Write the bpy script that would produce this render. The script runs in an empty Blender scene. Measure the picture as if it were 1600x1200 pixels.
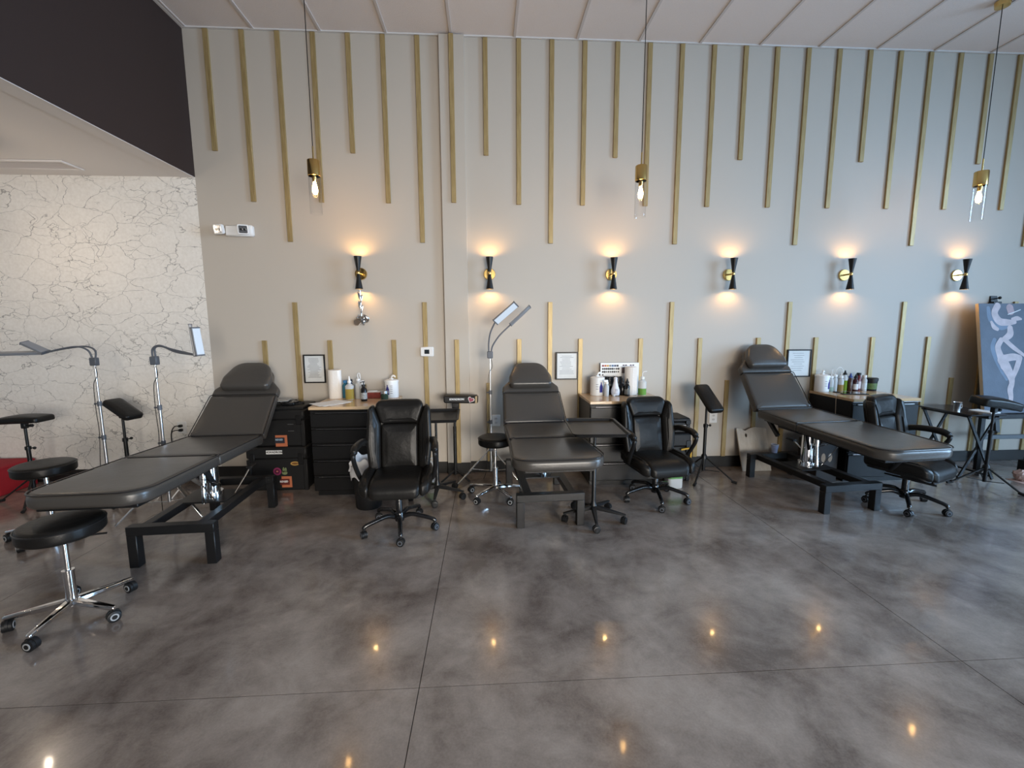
import bpy, bmesh, math, random
from math import sin, cos, pi, radians, sqrt
from mathutils import Vector, Matrix, Euler
random.seed(7)
S = bpy.context.scene
C = S.collection

# ---------------------------------------------------------------- camera
cam_d = bpy.data.cameras.new('camera')
cam_d.sensor_fit = 'HORIZONTAL'; cam_d.sensor_width = 36.0
cam_d.lens = 688.68 / 1600 * 36.0
cam_d.clip_start = 0.05; cam_d.clip_end = 200
cam = bpy.data.objects.new('camera', cam_d); C.objects.link(cam)
YAW, PITCH, ROLL = radians(3.2303), radians(-7.3308), radians(-0.24597)
fw = Vector((sin(YAW)*cos(PITCH), cos(YAW)*cos(PITCH), sin(PITCH)))
r0 = Vector((cos(YAW), -sin(YAW), 0)); u0 = r0.cross(fw)
rt = r0*cos(ROLL) + u0*sin(ROLL); up = -r0*sin(ROLL) + u0*cos(ROLL)
m = Matrix((rt, up, -fw)).transposed().to_4x4()
m.translation = Vector((0, 0, 1.5531))
cam.matrix_world = m
S.camera = cam

# ---------------------------------------------------------------- world, lights, exposure
W = bpy.data.worlds.new('world'); S.world = W; W.use_nodes = True
bg = W.node_tree.nodes['Background']
bg.inputs[0].default_value = (0.62, 0.78, 1.0, 1); bg.inputs[1].default_value = 0.8
def area(name, loc, aim, sx, sy, power, col, spread=180):
    d = bpy.data.lights.new(name, 'AREA'); d.shape = 'RECTANGLE'; d.size = sx; d.size_y = sy
    d.energy = power; d.color = col; d.spread = radians(spread)
    o = bpy.data.objects.new(name, d); C.objects.link(o); o.location = loc
    o.rotation_euler = (Vector(aim)-Vector(loc)).to_track_quat('-Z', 'Z').to_euler()
    return o
# daylight through the shop windows right and behind right, then an added warm fill
area('window_daylight_right', (9.15, 0.6, 1.55), (0, 1.0, -0.5), 5.6, 2.4, 560, (0.42, 0.68, 1.0), 115)
area('window_daylight_behind_right', (6.6, -4.45, 1.55), (4.5, 4, -0.6), 4.2, 2.4, 120, (0.50, 0.74, 1.0), 100)
area('window_daylight_behind_left', (2.1, -4.45, 1.5), (-1.3, 4.6, 0.2), 3.4, 2.2, 140, (1.0, 0.92, 0.82), 75)  # added fill lamp to warm and lift the left side, not window daylight
S.view_settings.view_transform = 'Standard'; S.view_settings.look = 'None'
S.view_settings.gamma = 1.0; S.view_settings.use_curve_mapping = False
S.view_settings.exposure = 0.0
if hasattr(S, 'cycles'):
    S.cycles.max_bounces = 7; S.cycles.diffuse_bounces = 3; S.cycles.glossy_bounces = 3; S.cycles.transmission_bounces = 6; S.cycles.transparent_max_bounces = 12
    S.cycles.caustics_reflective = False; S.cycles.caustics_refractive = False

# ---------------------------------------------------------------- materials
MATS = {}
def mat(name, col, rough=0.5, metal=0.0, spec=0.5, var=0.0, vscale=8.0, bump=0.0, bscale=60.0, trans=0.0, emit=None, estr=0.0, coat=0.0, sheen=0.0, ior=1.45, rvar=0.0):
    if name in MATS: return MATS[name]
    M = bpy.data.materials.new(name); M.use_nodes = True
    nt = M.node_tree; p = nt.nodes['Principled BSDF']
    p.inputs['Base Color'].default_value = (*col, 1)
    p.inputs['Roughness'].default_value = rough
    p.inputs['Metallic'].default_value = metal
    p.inputs['Specular IOR Level'].default_value = spec
    p.inputs['IOR'].default_value = ior
    p.inputs['Transmission Weight'].default_value = trans
    p.inputs['Coat Weight'].default_value = coat
    if emit:
        p.inputs['Emission Color'].default_value = (*emit, 1); p.inputs['Emission Strength'].default_value = estr
    if var or bump or rvar:
        tc = nt.nodes.new('ShaderNodeTexCoord')
    if var:
        n = nt.nodes.new('ShaderNodeTexNoise'); n.inputs['Scale'].default_value = vscale; n.inputs['Detail'].default_value = 5
        nt.links.new(tc.outputs['Object'], n.inputs['Vector'])
        mx = nt.nodes.new('ShaderNodeMix'); mx.data_type = 'RGBA'
        mx.inputs[6].default_value = (*[c*(1-var) for c in col], 1); mx.inputs[7].default_value = (*[min(1, c*(1+var)) for c in col], 1)
        nt.links.new(n.outputs['Fac'], mx.inputs[0]); nt.links.new(mx.outputs[2], p.inputs['Base Color'])
    if rvar:
        n2 = nt.nodes.new('ShaderNodeTexNoise'); n2.inputs['Scale'].default_value = 5; n2.inputs['Detail'].default_value = 4
        nt.links.new(tc.outputs['Object'], n2.inputs['Vector'])
        mr = nt.nodes.new('ShaderNodeMapRange'); mr.inputs[3].default_value = rough-rvar; mr.inputs[4].default_value = rough+rvar
        nt.links.new(n2.outputs['Fac'], mr.inputs[0]); nt.links.new(mr.outputs[0], p.inputs['Roughness'])
    if bump:
        n3 = nt.nodes.new('ShaderNodeTexNoise'); n3.inputs['Scale'].default_value = bscale; n3.inputs['Detail'].default_value = 3
        nt.links.new(tc.outputs['Object'], n3.inputs['Vector'])
        b = nt.nodes.new('ShaderNodeBump'); b.inputs['Strength'].default_value = bump; b.inputs['Distance'].default_value = 0.01
        nt.links.new(n3.outputs['Fac'], b.inputs['Height']); nt.links.new(b.outputs['Normal'], p.inputs['Normal'])
    MATS[name] = M
    return M

def world_coord(nt):
    g = nt.nodes.new('ShaderNodeNewGeometry'); return g.outputs['Position']

def make_floor_mat():
    M = bpy.data.materials.new('stained_concrete'); M.use_nodes = True; nt = M.node_tree; p = nt.nodes['Principled BSDF']
    pos = world_coord(nt); L = nt.links.new
    def noise(scale, detail, rough=0.55, dist=0.0):
        n = nt.nodes.new('ShaderNodeTexNoise'); n.inputs['Scale'].default_value = scale; n.inputs['Detail'].default_value = detail
        n.inputs['Roughness'].default_value = rough; n.inputs['Distortion'].default_value = dist
        L(pos, n.inputs['Vector']); return n.outputs['Fac']
    a = noise(1.9, 7, 0.58, 0.5); b = noise(6.5, 9, 0.70, 0.4); c = noise(110, 3, 0.6)
    def mth(op, x, y):
        q = nt.nodes.new('ShaderNodeMath'); q.operation = op
        for i, v in enumerate((x, y)):
            if isinstance(v, (int, float)): q.inputs[i].default_value = v
            else: L(v, q.inputs[i])
        return q.outputs[0]
    s = mth('ADD', mth('MULTIPLY', a, 0.60), mth('ADD', mth('MULTIPLY', b, 0.30), mth('MULTIPLY', c, 0.10)))
    r = nt.nodes.new('ShaderNodeValToRGB'); L(s, r.inputs['Fac'])
    e = r.color_ramp.elements
    e[0].position = 0.38; e[0].color = (0.115, 0.089, 0.076, 1)
    e[1].position = 0.63; e[1].color = (0.35, 0.298, 0.260, 1)
    k = r.color_ramp.elements.new(0.50); k.color = (0.235, 0.194, 0.168, 1)
    L(r.outputs['Color'], p.inputs['Base Color'])
    mr = nt.nodes.new('ShaderNodeMapRange'); mr.inputs[3].default_value = 0.12; mr.inputs[4].default_value = 0.26
    L(b, mr.inputs[0]); L(mr.outputs[0], p.inputs['Roughness'])
    p.inputs['Specular IOR Level'].default_value = 0.42
    p.inputs['Coat Weight'].default_value = 0.35; p.inputs['Coat Roughness'].default_value = 0.055; p.inputs['Coat IOR'].default_value = 1.4
    bp = nt.nodes.new('ShaderNodeBump'); bp.inputs['Strength'].default_value = 0.05; bp.inputs['Distance'].default_value = 0.01
    L(b, bp.inputs['Height']); L(bp.outputs['Normal'], p.inputs['Normal'])
    return M

def make_crack_mat():
    M = bpy.data.materials.new('crackle_wallpaper'); M.use_nodes = True; nt = M.node_tree; p = nt.nodes['Principled BSDF']; L = nt.links.new
    pos = world_coord(nt)
    mp = nt.nodes.new('ShaderNodeMapping'); mp.inputs['Scale'].default_value = (1.0, 1.0, 1.7); L(pos, mp.inputs['Vector'])
    nz = nt.nodes.new('ShaderNodeTexNoise'); nz.inputs['Scale'].default_value = 3.2; nz.inputs['Detail'].default_value = 5; nz.inputs['Roughness'].default_value = 0.5; L(mp.outputs[0], nz.inputs['Vector'])
    sub = nt.nodes.new('ShaderNodeVectorMath'); sub.operation = 'MULTIPLY_ADD'; sub.inputs[1].default_value = (0.34, 0.34, 0.34)
    L(nz.outputs['Color'], sub.inputs[0]); L(mp.outputs[0], sub.inputs[2])
    def crack(scale, w):
        v = nt.nodes.new('ShaderNodeTexVoronoi'); v.feature = 'DISTANCE_TO_EDGE'; v.inputs['Scale'].default_value = scale; L(sub.outputs[0], v.inputs['Vector'])
        mr = nt.nodes.new('ShaderNodeMapRange'); mr.inputs[1].default_value = w*0.35; mr.inputs[2].default_value = w; mr.inputs[3].default_value = 1; mr.inputs[4].default_value = 0
        L(v.outputs['Distance'], mr.inputs[0]); return mr.outputs[0]
    c1 = crack(3.3, 0.013); c2 = crack(6.0, 0.016)
    nm = nt.nodes.new('ShaderNodeTexNoise'); nm.inputs['Scale'].default_value = 3.5; L(pos, nm.inputs['Vector'])
    gate = nt.nodes.new('ShaderNodeMapRange'); gate.inputs[1].default_value = 0.46; gate.inputs[2].default_value = 0.56; L(nm.outputs['Fac'], gate.inputs[0])
    m2 = nt.nodes.new('ShaderNodeMath'); m2.operation = 'MULTIPLY'; L(c2, m2.inputs[0]); L(gate.outputs[0], m2.inputs[1])
    nm3 = nt.nodes.new('ShaderNodeTexNoise'); nm3.inputs['Scale'].default_value = 6; L(pos, nm3.inputs['Vector'])
    g3 = nt.nodes.new('ShaderNodeMapRange'); g3.inputs[1].default_value = 0.36; g3.inputs[2].default_value = 0.5; g3.inputs[3].default_value = 0.25; L(nm3.outputs['Fac'], g3.inputs[0])
    m3 = nt.nodes.new('ShaderNodeMath'); m3.operation = 'MULTIPLY'; L(c1, m3.inputs[0]); L(g3.outputs[0], m3.inputs[1])
    mx = nt.nodes.new('ShaderNodeMath'); mx.operation = 'MAXIMUM'; L(m3.outputs[0], mx.inputs[0]); L(m2.outputs[0], mx.inputs[1])
    sp = nt.nodes.new('ShaderNodeTexNoise'); sp.inputs['Scale'].default_value = 45; sp.inputs['Detail'].default_value = 4; L(pos, sp.inputs['Vector'])
    base = nt.nodes.new('ShaderNodeMix'); base.data_type = 'RGBA'
    base.inputs[6].default_value = (0.70, 0.66, 0.60, 1); base.inputs[7].default_value = (0.90, 0.87, 0.82, 1); L(sp.outputs['Fac'], base.inputs[0])
    fin = nt.nodes.new('ShaderNodeMix'); fin.data_type = 'RGBA'; fin.inputs[7].default_value = (0.17, 0.16, 0.15, 1)
    fac = nt.nodes.new('ShaderNodeMath'); fac.operation = 'MULTIPLY'; fac.inputs[1].default_value = 0.66; L(mx.outputs[0], fac.inputs[0])
    L(fac.outputs[0], fin.inputs[0]); L(base.outputs[2], fin.inputs[6]); L(fin.outputs[2], p.inputs['Base Color'])
    p.inputs['Roughness'].default_value = 0.7
    return M

def make_wood(name, c1, c2, axis, rough=0.35, scale=6.0, metal=0.0):
    M = bpy.data.materials.new(name); M.use_nodes = True; nt = M.node_tree; p = nt.nodes['Principled BSDF']; L = nt.links.new
    pos = world_coord(nt); mp = nt.nodes.new('ShaderNodeMapping')
    sc = [14, 14, 14]; sc[axis] = 1.2; mp.inputs['Scale'].default_value = sc; L(pos, mp.inputs['Vector'])
    n = nt.nodes.new('ShaderNodeTexNoise'); n.inputs['Scale'].default_value = scale; n.inputs['Detail'].default_value = 6; n.inputs['Roughness'].default_value = 0.6; L(mp.outputs[0], n.inputs['Vector'])
    mx = nt.nodes.new('ShaderNodeMix'); mx.data_type = 'RGBA'; mx.inputs[6].default_value = (*c1, 1); mx.inputs[7].default_value = (*c2, 1)
    mr = nt.nodes.new('ShaderNodeMapRange'); mr.inputs[1].default_value = 0.3; mr.inputs[2].default_value = 0.7; L(n.outputs['Fac'], mr.inputs[0])
    L(mr.outputs[0], mx.inputs[0]); L(mx.outputs[2], p.inputs['Base Color']); p.inputs['Roughness'].default_value = rough; p.inputs['Metallic'].default_value = metal
    return M

FLOOR = make_floor_mat(); CRACK = make_crack_mat()
PAINT = mat('wall_paint', (0.495, 0.446, 0.385), 0.55, bump=0.06, bscale=220, var=0.02, vscale=1.2)
SOFFIT = mat('soffit_paint', (0.028, 0.016, 0.014), 0.65, bump=0.05, bscale=200)
CEILP = mat('ceiling_paint', (0.76, 0.72, 0.69), 0.8, var=0.03, vscale=2)
TILE = mat('ceiling_tile_board', (0.78, 0.725, 0.70), 0.9, bump=0.35, bscale=160, var=0.05, vscale=90)
GRID = mat('ceiling_grid_metal', (0.60, 0.56, 0.54), 0.6)
BASEB = mat('baseboard_rubber', (0.012, 0.011, 0.010), 0.5)
SLAT = make_wood('gold_painted_slat', (0.29, 0.205, 0.085), (0.44, 0.33, 0.155), 2, 0.42, 5.0, 0.3)
BRASS = mat('brass', (0.70, 0.47, 0.17), 0.22, metal=1.0)
BLACKM = mat('black_metal', (0.008, 0.008, 0.0085), 0.38, spec=0.4)
BLACKP = mat('black_plastic', (0.009, 0.009, 0.0095), 0.48, spec=0.4, bump=0.05, bscale=200)
BLACKG = mat('black_gloss', (0.010, 0.010, 0.011), 0.12, spec=0.6)
LEATHER = mat('black_leather', (0.010, 0.0092, 0.0085), 0.36, spec=0.24, bump=0.16, bscale=28, rvar=0.08)
VINYL = mat('bed_vinyl', (0.054, 0.049, 0.044), 0.31, spec=0.5, bump=0.07, bscale=30, rvar=0.06)
VINYLS = mat('bed_vinyl_border', (0.014, 0.013, 0.0135), 0.30, spec=0.55, bump=0.05, bscale=30)
CHROME = mat('chrome', (0.80, 0.80, 0.81), 0.09, metal=1.0)
STEEL = mat('brushed_steel', (0.62, 0.62, 0.63), 0.28, metal=1.0)
GREYP = mat('grey_plastic', (0.10, 0.11, 0.13), 0.45)
GREYW = mat('caster_rim', (0.32, 0.33, 0.34), 0.4)
WHITE = mat('white_plastic', (0.80, 0.80, 0.79), 0.35)
PAPER = mat('paper', (0.82, 0.82, 0.80), 0.8, bump=0.1, bscale=40)
COUNTER = make_wood('maple_laminate', (0.50, 0.335, 0.19), (0.64, 0.46, 0.28), 0, 0.14, 3.0)
PLY = make_wood('plywood', (0.46, 0.40, 0.32), (0.56, 0.50, 0.42), 2, 0.6, 3.0)
CABM = mat('cabinet_black', (0.007, 0.0068, 0.007), 0.38, spec=0.35, bump=0.03, bscale=200)
def thin_glass(name, tint, refl=0.10):
    M = bpy.data.materials.new(name); M.use_nodes = True; nt = M.node_tree
    for n in list(nt.nodes): nt.nodes.remove(n)
    out = nt.nodes.new('ShaderNodeOutputMaterial'); mx = nt.nodes.new('ShaderNodeMixShader'); tr = nt.nodes.new('ShaderNodeBsdfTransparent'); gl = nt.nodes.new('ShaderNodeBsdfGlossy'); lw = nt.nodes.new('ShaderNodeLayerWeight')
    lw.inputs['Blend'].default_value = refl; gl.inputs['Roughness'].default_value = 0.03; tr.inputs['Color'].default_value = (*tint, 1)
    nt.links.new(lw.outputs['Facing'], mx.inputs[0]); nt.links.new(tr.outputs[0], mx.inputs[1]); nt.links.new(gl.outputs[0], mx.inputs[2]); nt.links.new(mx.outputs[0], out.inputs[0])
    return M
GLASS = thin_glass('clear_glass', (0.99, 0.99, 0.99), 0.07)
PLASTC = mat('clear_plastic', (0.90, 0.93, 0.94), 0.2, trans=0.45, ior=1.2)
BULB = mat('bulb_filament', (1, 0.7, 0.35), 0.3, emit=(1.0, 0.55, 0.18), estr=110.0)
LAMPIN = mat('sconce_bulb', (1, 0.8, 0.5), 0.4, emit=(1.0, 0.62, 0.24), estr=30.0)
LEDP = mat('led_diffuser', (0.70, 0.76, 0.82), 0.55)
LAMPIN.cycles.emission_sampling = 'NONE'
RED = mat('red_fabric', (0.32, 0.010, 0.020), 0.8, var=0.15)
STRAPY = mat('yellow_strap', (0.62, 0.38, 0.05), 0.6)
ORANGE = mat('orange_sticker', (0.42, 0.13, 0.06), 0.5)
TXTW = mat('white_print', (0.75, 0.75, 0.74), 0.6)
TXTB = mat('black_print', (0.02, 0.02, 0.02), 0.6)

# ---------------------------------------------------------------- mesh builder
class MB:
    def __init__(s): s.v = []; s.f = []
    def mark(s): return len(s.v)
    def xf(s, M, a=0):
        for i in range(a, len(s.v)): s.v[i] = M @ s.v[i]
        return s
    def map(s, fn, a=0):
        for i in range(a, len(s.v)): s.v[i] = Vector(fn(s.v[i]))
        return s
    def add(s, vs, fs):
        o = len(s.v); s.v += [Vector(v) for v in vs]; s.f += [tuple(i+o for i in f) for f in fs]
    def box(s, x0, x1, y0, y1, z0, z1, b=0.0):
        if b <= 0:
            s.add([(x0,y0,z0),(x1,y0,z0),(x1,y1,z0),(x0,y1,z0),(x0,y0,z1),(x1,y0,z1),(x1,y1,z1),(x0,y1,z1)],
                  [(0,3,2,1),(4,5,6,7),(0,1,5,4),(1,2,6,5),(2,3,7,6),(3,0,4,7)]); return s
        b = min(b, (x1-x0)*.49, (y1-y0)*.49, (z1-z0)*.49)
        X = (x0, x1); Y = (y0, y1); Z = (z0, z1); vs = []; idx = {}
        for i in (0, 1):
            for j in (0, 1):
                for k in (0, 1):
                    sx, sy, sz = (1, -1)[i], (1, -1)[j], (1, -1)[k]
                    for ax in range(3):
                        p = [X[i]+sx*b, Y[j]+sy*b, Z[k]+sz*b]
                        p[ax] = (X, Y, Z)[ax][(i, j, k)[ax]]
                        idx[(i, j, k, ax)] = len(vs); vs.append(p)
        fs = []
        for s0 in (0, 1):
            fs.append([idx[(s0,0,0,0)], idx[(s0,1,0,0)], idx[(s0,1,1,0)], idx[(s0,0,1,0)]][::(-1 if s0 == 0 else 1)])
            fs.append([idx[(0,s0,0,1)], idx[(1,s0,0,1)], idx[(1,s0,1,1)], idx[(0,s0,1,1)]][::(1 if s0 == 0 else -1)])
            fs.append([idx[(0,0,s0,2)], idx[(1,0,s0,2)], idx[(1,1,s0,2)], idx[(0,1,s0,2)]][::(-1 if s0 == 0 else 1)])
        for a_ in (0, 1):
            for b_ in (0, 1):
                fs.append([idx[(a_,b_,0,0)], idx[(a_,b_,1,0)], idx[(a_,b_,1,1)], idx[(a_,b_,0,1)]])
                fs.append([idx[(a_,0,b_,0)], idx[(a_,1,b_,0)], idx[(a_,1,b_,2)], idx[(a_,0,b_,2)]])
                fs.append([idx[(0,a_,b_,1)], idx[(1,a_,b_,1)], idx[(1,a_,b_,2)], idx[(0,a_,b_,2)]])
        for i in (0, 1):
            for j in (0, 1):
                for k in (0, 1): fs.append([idx[(i,j,k,0)], idx[(i,j,k,1)], idx[(i,j,k,2)]])
        s.add(vs, fs); return s
    def tube(s, pts, r, seg=8, closed=False, caps=True):
        pts = [Vector(p) for p in pts]; n = len(pts)
        rr = r if isinstance(r, (list, tuple)) else [r]*n
        T = []
        for i in range(n):
            if closed: t = pts[(i+1) % n]-pts[i-1]
            else: t = pts[min(i+1, n-1)]-pts[max(i-1, 0)]
            T.append(t.normalized())
        a = Vector((0, 0, 1)) if abs(T[0].z) < .9 else Vector((1, 0, 0))
        N = (a - T[0]*a.dot(T[0])).normalized(); vs = []
        for i in range(n):
            N = N - T[i]*N.dot(T[i])
            N = N.normalized() if N.length > 1e-6 else T[i].orthogonal().normalized()
            B = T[i].cross(N)
            for k in range(seg):
                g = 2*pi*(k+.5)/seg; vs.append(pts[i] + (N*cos(g)+B*sin(g))*rr[i])
        fs = []
        for i in range(n if closed else n-1):
            j = (i+1) % n
            for k in range(seg):
                l = (k+1) % seg; fs.append((i*seg+k, i*seg+l, j*seg+l, j*seg+k))
        if caps and not closed:
            fs.append(tuple(range(seg-1, -1, -1))); fs.append(tuple((n-1)*seg+k for k in range(seg)))
        s.add(vs, fs); return s
    def cyl(s, p0, p1, r0, r1=None, seg=16):
        return s.tube([p0, p1], [r0, r0 if r1 is None else r1], seg)
    def bar(s, p0, p1, w, h, b=0.002):
        # rectangular bar from p0 to p1, w across, h up
        p0 = Vector(p0); p1 = Vector(p1); d = p1-p0; L = d.length; d.normalize()
        a = Vector((0, 0, 1)) if abs(d.z) < .95 else Vector((0, 1, 0))
        x = d.cross(a).normalized(); z = x.cross(d)
        k = s.mark(); s.box(-w/2, w/2, 0, L, -h/2, h/2, b)
        M = Matrix((x, d, z)).transposed().to_4x4(); M.translation = p0
        return s.xf(M, k)
    def lathe(s, prof, seg=24, loc=(0, 0, 0), cap=True):
        vs = []; fs = []; lx, ly, lz = loc
        for r, z in prof:
            for k in range(seg):
                g = 2*pi*k/seg; vs.append((lx+r*cos(g), ly+r*sin(g), lz+z))
        for i in range(len(prof)-1):
            for k in range(seg):
                l = (k+1) % seg; fs.append((i*seg+k, i*seg+l, (i+1)*seg+l, (i+1)*seg+k))
        if cap:
            if prof[0][0] > 1e-5: fs.append(tuple(range(seg-1, -1, -1)))
            if prof[-1][0] > 1e-5: fs.append(tuple((len(prof)-1)*seg+k for k in range(seg)))
        s.add(vs, fs); return s
    def pillow(s, out, prof, crown=0.0, inner=4, bottom=True):
        # closed outline (list of xy, ccw) swept through prof [(inset, z)], bottom to top, then crowned cap rings
        n = len(out); P = [Vector((p[0], p[1])) for p in out]; N = []
        for i in range(n):
            t = (P[(i+1) % n]-P[i-1]); N.append(Vector((-t.y, t.x)).normalized())
        ax_ = [p.x for p in P]; ay_ = [p.y for p in P]; cen = Vector(((min(ax_)+max(ax_))/2, (min(ay_)+max(ay_))/2)); vs = []; fs = []
        hx = (max(ax_)-min(ax_))/2; hy = (max(ay_)-min(ay_))/2
        def cr(q): return crown*max(0, 1-((q.x-cen.x)/hx)**2)*max(0, 1-((q.y-cen.y)/hy)**2)
        for ins, z in prof:
            for i in range(n): q = P[i]+N[i]*ins; vs.append((q.x, q.y, z))
        nr = len(prof); zt = prof[-1][1]; li = prof[-1][0]
        for j in range(1, inner+1):
            f = 1 - j/(inner+1.0)
            for i in range(n):
                q = P[i]+N[i]*li; q = cen+(q-cen)*f; vs.append((q.x, q.y, zt+cr(q)))
        nr += inner
        for r in range(nr-1):
            for i in range(n):
                l = (i+1) % n; fs.append((r*n+i, r*n+l, (r+1)*n+l, (r+1)*n+i))
        c = len(vs); vs.append((cen.x, cen.y, zt+crown))
        for i in range(n): fs.append(((nr-1)*n+i, (nr-1)*n+(i+1) % n, c))
        if bottom: fs.append(tuple(range(n-1, -1, -1)))
        s.add(vs, fs); return s
    def sphere(s, c, r, seg=16, rings=8, sq=1.0):
        prof = [(max(1e-6, r*sin(pi*i/rings)), -r*sq*cos(pi*i/rings)) for i in range(rings+1)]
        return s.lathe(prof, seg, c, cap=False)
    def poly(s, pts, y=0.0):
        s.add(pts, [tuple(range(len(pts)))]); return s
    def build(s, name, M, parent=None, angle=38, smooth=True):
        me = bpy.data.meshes.new(name); me.from_pydata([tuple(v) for v in s.v], [], s.f); me.materials.append(M)
        bm = bmesh.new(); bm.from_mesh(me); bmesh.ops.recalc_face_normals(bm, faces=bm.faces); bm.to_mesh(me); bm.free()
        if smooth:
            me.polygons.foreach_set('use_smooth', [True]*len(me.polygons)); me.set_sharp_from_angle(angle=radians(angle))
        o = bpy.data.objects.new(name, me); C.objects.link(o)
        if parent: o.parent = parent
        return o

def roundpoly(pts, r, seg=5):
    out = []; n = len(pts)
    rr = r if isinstance(r, (list, tuple)) else [r]*n
    for i in range(n):
        p = Vector(pts[i]); a = Vector(pts[i-1]); b = Vector(pts[(i+1) % n])
        u = (a-p); v = (b-p); lu, lv = u.length, v.length; u.normalize(); v.normalize()
        ang = u.angle(v); d = min(rr[i]/math.tan(ang/2), lu*.49, lv*.49); R = d*math.tan(ang/2)
        c = p + (u+v).normalized()*(R/sin(ang/2))
        s0 = p+u*d; s1 = p+v*d
        a0 = math.atan2(s0.y-c.y, s0.x-c.x); a1 = math.atan2(s1.y-c.y, s1.x-c.x)
        while a1-a0 > pi: a1 -= 2*pi
        while a1-a0 < -pi: a1 += 2*pi
        for k in range(seg+1):
            g = a0+(a1-a0)*k/seg; out.append((c.x+R*cos(g), c.y+R*sin(g)))
    # ccw
    A = sum(out[i-1][0]*out[i][1]-out[i][0]*out[i-1][1] for i in range(len(out)))
    return out if A > 0 else out[::-1]
def rrect(x0, x1, y0, y1, r, seg=5): return roundpoly([(x0,y0),(x1,y0),(x1,y1),(x0,y1)], r, seg)
def dens(out, d):
    res = []
    for i in range(len(out)):
        a = Vector(out[i]); b = Vector(out[(i+1) % len(out)]); k = max(1, int((b-a).length/d))
        for j in range(k): q = a+(b-a)*j/k; res.append((q.x, q.y))
    return res
def soft(h, r, z0=0.0, n=4, rb=None):
    # profile of a cushion edge: height h, top edge radius r, bottom radius rb
    rb = r*.6 if rb is None else rb; P = []
    for i in range(n+1):
        g = pi/2*i/n; P.append((rb*(1-sin(g)), z0+rb*(1-cos(g))))
    P = P[0:] if rb > 0 else [(0, z0)]
    for i in range(n+1):
        g = pi/2*i/n; P.append((r*(1-cos(g)), z0+h-r*(1-sin(g))))
    return P
def spline(pts, n=8):
    P = [Vector(p) for p in pts]; out = []
    for i in range(len(P)-1):
        p0 = P[max(i-1, 0)]; p1 = P[i]; p2 = P[i+1]; p3 = P[min(i+2, len(P)-1)]
        for k in range(n):
            t = k/n
            out.append(0.5*((2*p1)+(p2-p0)*t+(2*p0-5*p1+4*p2-p3)*t*t+(3*p1-p0-3*p2+p3)*t**3))
    out.append(P[-1]); return out

def thing(name, label, cat, loc=(0, 0, 0), rz=0.0, group=None):
    o = bpy.data.objects.new(name, None); C.objects.link(o); o.empty_display_size = 0.1
    o.location = loc; o.rotation_euler = (0, 0, rz); o['label'] = label; o['category'] = cat
    if group: o['group'] = group
    return o
def tag(o, label, cat, group=None):
    o['label'] = label; o['category'] = cat
    if group: o['group'] = group
    return o
def struct(o): o['kind'] = 'structure'; return o
def text(name, body, size, M, parent, loc, rot, align='CENTER', bold=0.0, sx=1.0):
    cu = bpy.data.curves.new(name, 'FONT'); cu.body = body; cu.size = size; cu.align_x = align; cu.align_y = 'CENTER'
    cu.extrude = 0.0006; cu.offset = bold; cu.resolution_u = 2
    t = bpy.data.objects.new(name, cu); C.objects.link(t)
    me = bpy.data.meshes.new_from_object(t); bpy.data.objects.remove(t); bpy.data.curves.remove(cu)
    me.materials.clear(); me.materials.append(M)
    o = bpy.data.objects.new(name, me); C.objects.link(o); o.parent = parent; o.location = loc; o.rotation_euler = rot; o.scale = (sx, 1, 1)
    return o
UPR = (pi/2, 0, 0)   # text standing upright, facing -Y

# ================================================================ the room
WY = 4.6322; CH = 4.313; LC = 3.0; XS = -2.788; XL = -7.6; XR = 9.0; YB = -4.3; BX0 = XL
# floor: slabs between sawn joints
fl = struct(MB().box(XL, XR, YB, WY, -0.12, -0.012).build('floor', mat('floor_joint_fill', (0.045, 0.040, 0.036), 0.9), None))
xs = [XL, -5.315, -2.813, -0.311, 2.195, 4.70, 7.20, XR]; ys = [YB, -0.76, 1.753, WY]
for i in range(len(xs)-1):
    for j in range(len(ys)-1):
        g = 0.0018
        MB().box(xs[i]+(g if i else 0), xs[i+1]-(g if i < len(xs)-2 else 0), ys[j]+(g if j else 0), ys[j+1]-(g if j < len(ys)-2 else 0), -0.012, 0.0).build('floor_slab', FLOOR, fl)
# far wall
wall = struct(MB().box(XS, XR+.2, WY, WY+.2, 0, CH+.2).build('wall_far', PAINT))
struct(MB().box(XL-.2, XS, WY, WY+.2, 0, LC+.3).build('wall_papered', CRACK))
struct(MB().box(-0.428, -0.186, WY-.045, WY, 0.0, CH, .003).build('trim_1', PAINT))   # pilaster
struct(MB().box(XS+.4, -0.428, WY-.010, WY, 0, 0.123, .003).box(-0.428, -0.186, WY-.055, WY-.045, 0, .123, .003).box(-0.186, XR, WY-.010, WY, 0, 0.123, .003).box(XL, XS+.4, WY-.010, WY, 0, 0.123, .003).build('baseboard_far', BASEB))
# soffit (dark bulkhead) and lower ceiling to the left of it
struct(MB().box(XS-.14, XS, YB, WY, LC, CH+.2).build('wall_bulkhead', SOFFIT))
struct(MB().box(XL, XS-.14, YB, WY, LC+.002, LC+.2).box(XS-.14, XS-.002, YB, WY, LC-.004, LC).build('ceiling_low', CEILP))
struct(MB().box(XL-.2, XL, YB, WY, 0, LC+.3).build('wall_left', CRACK))
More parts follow.
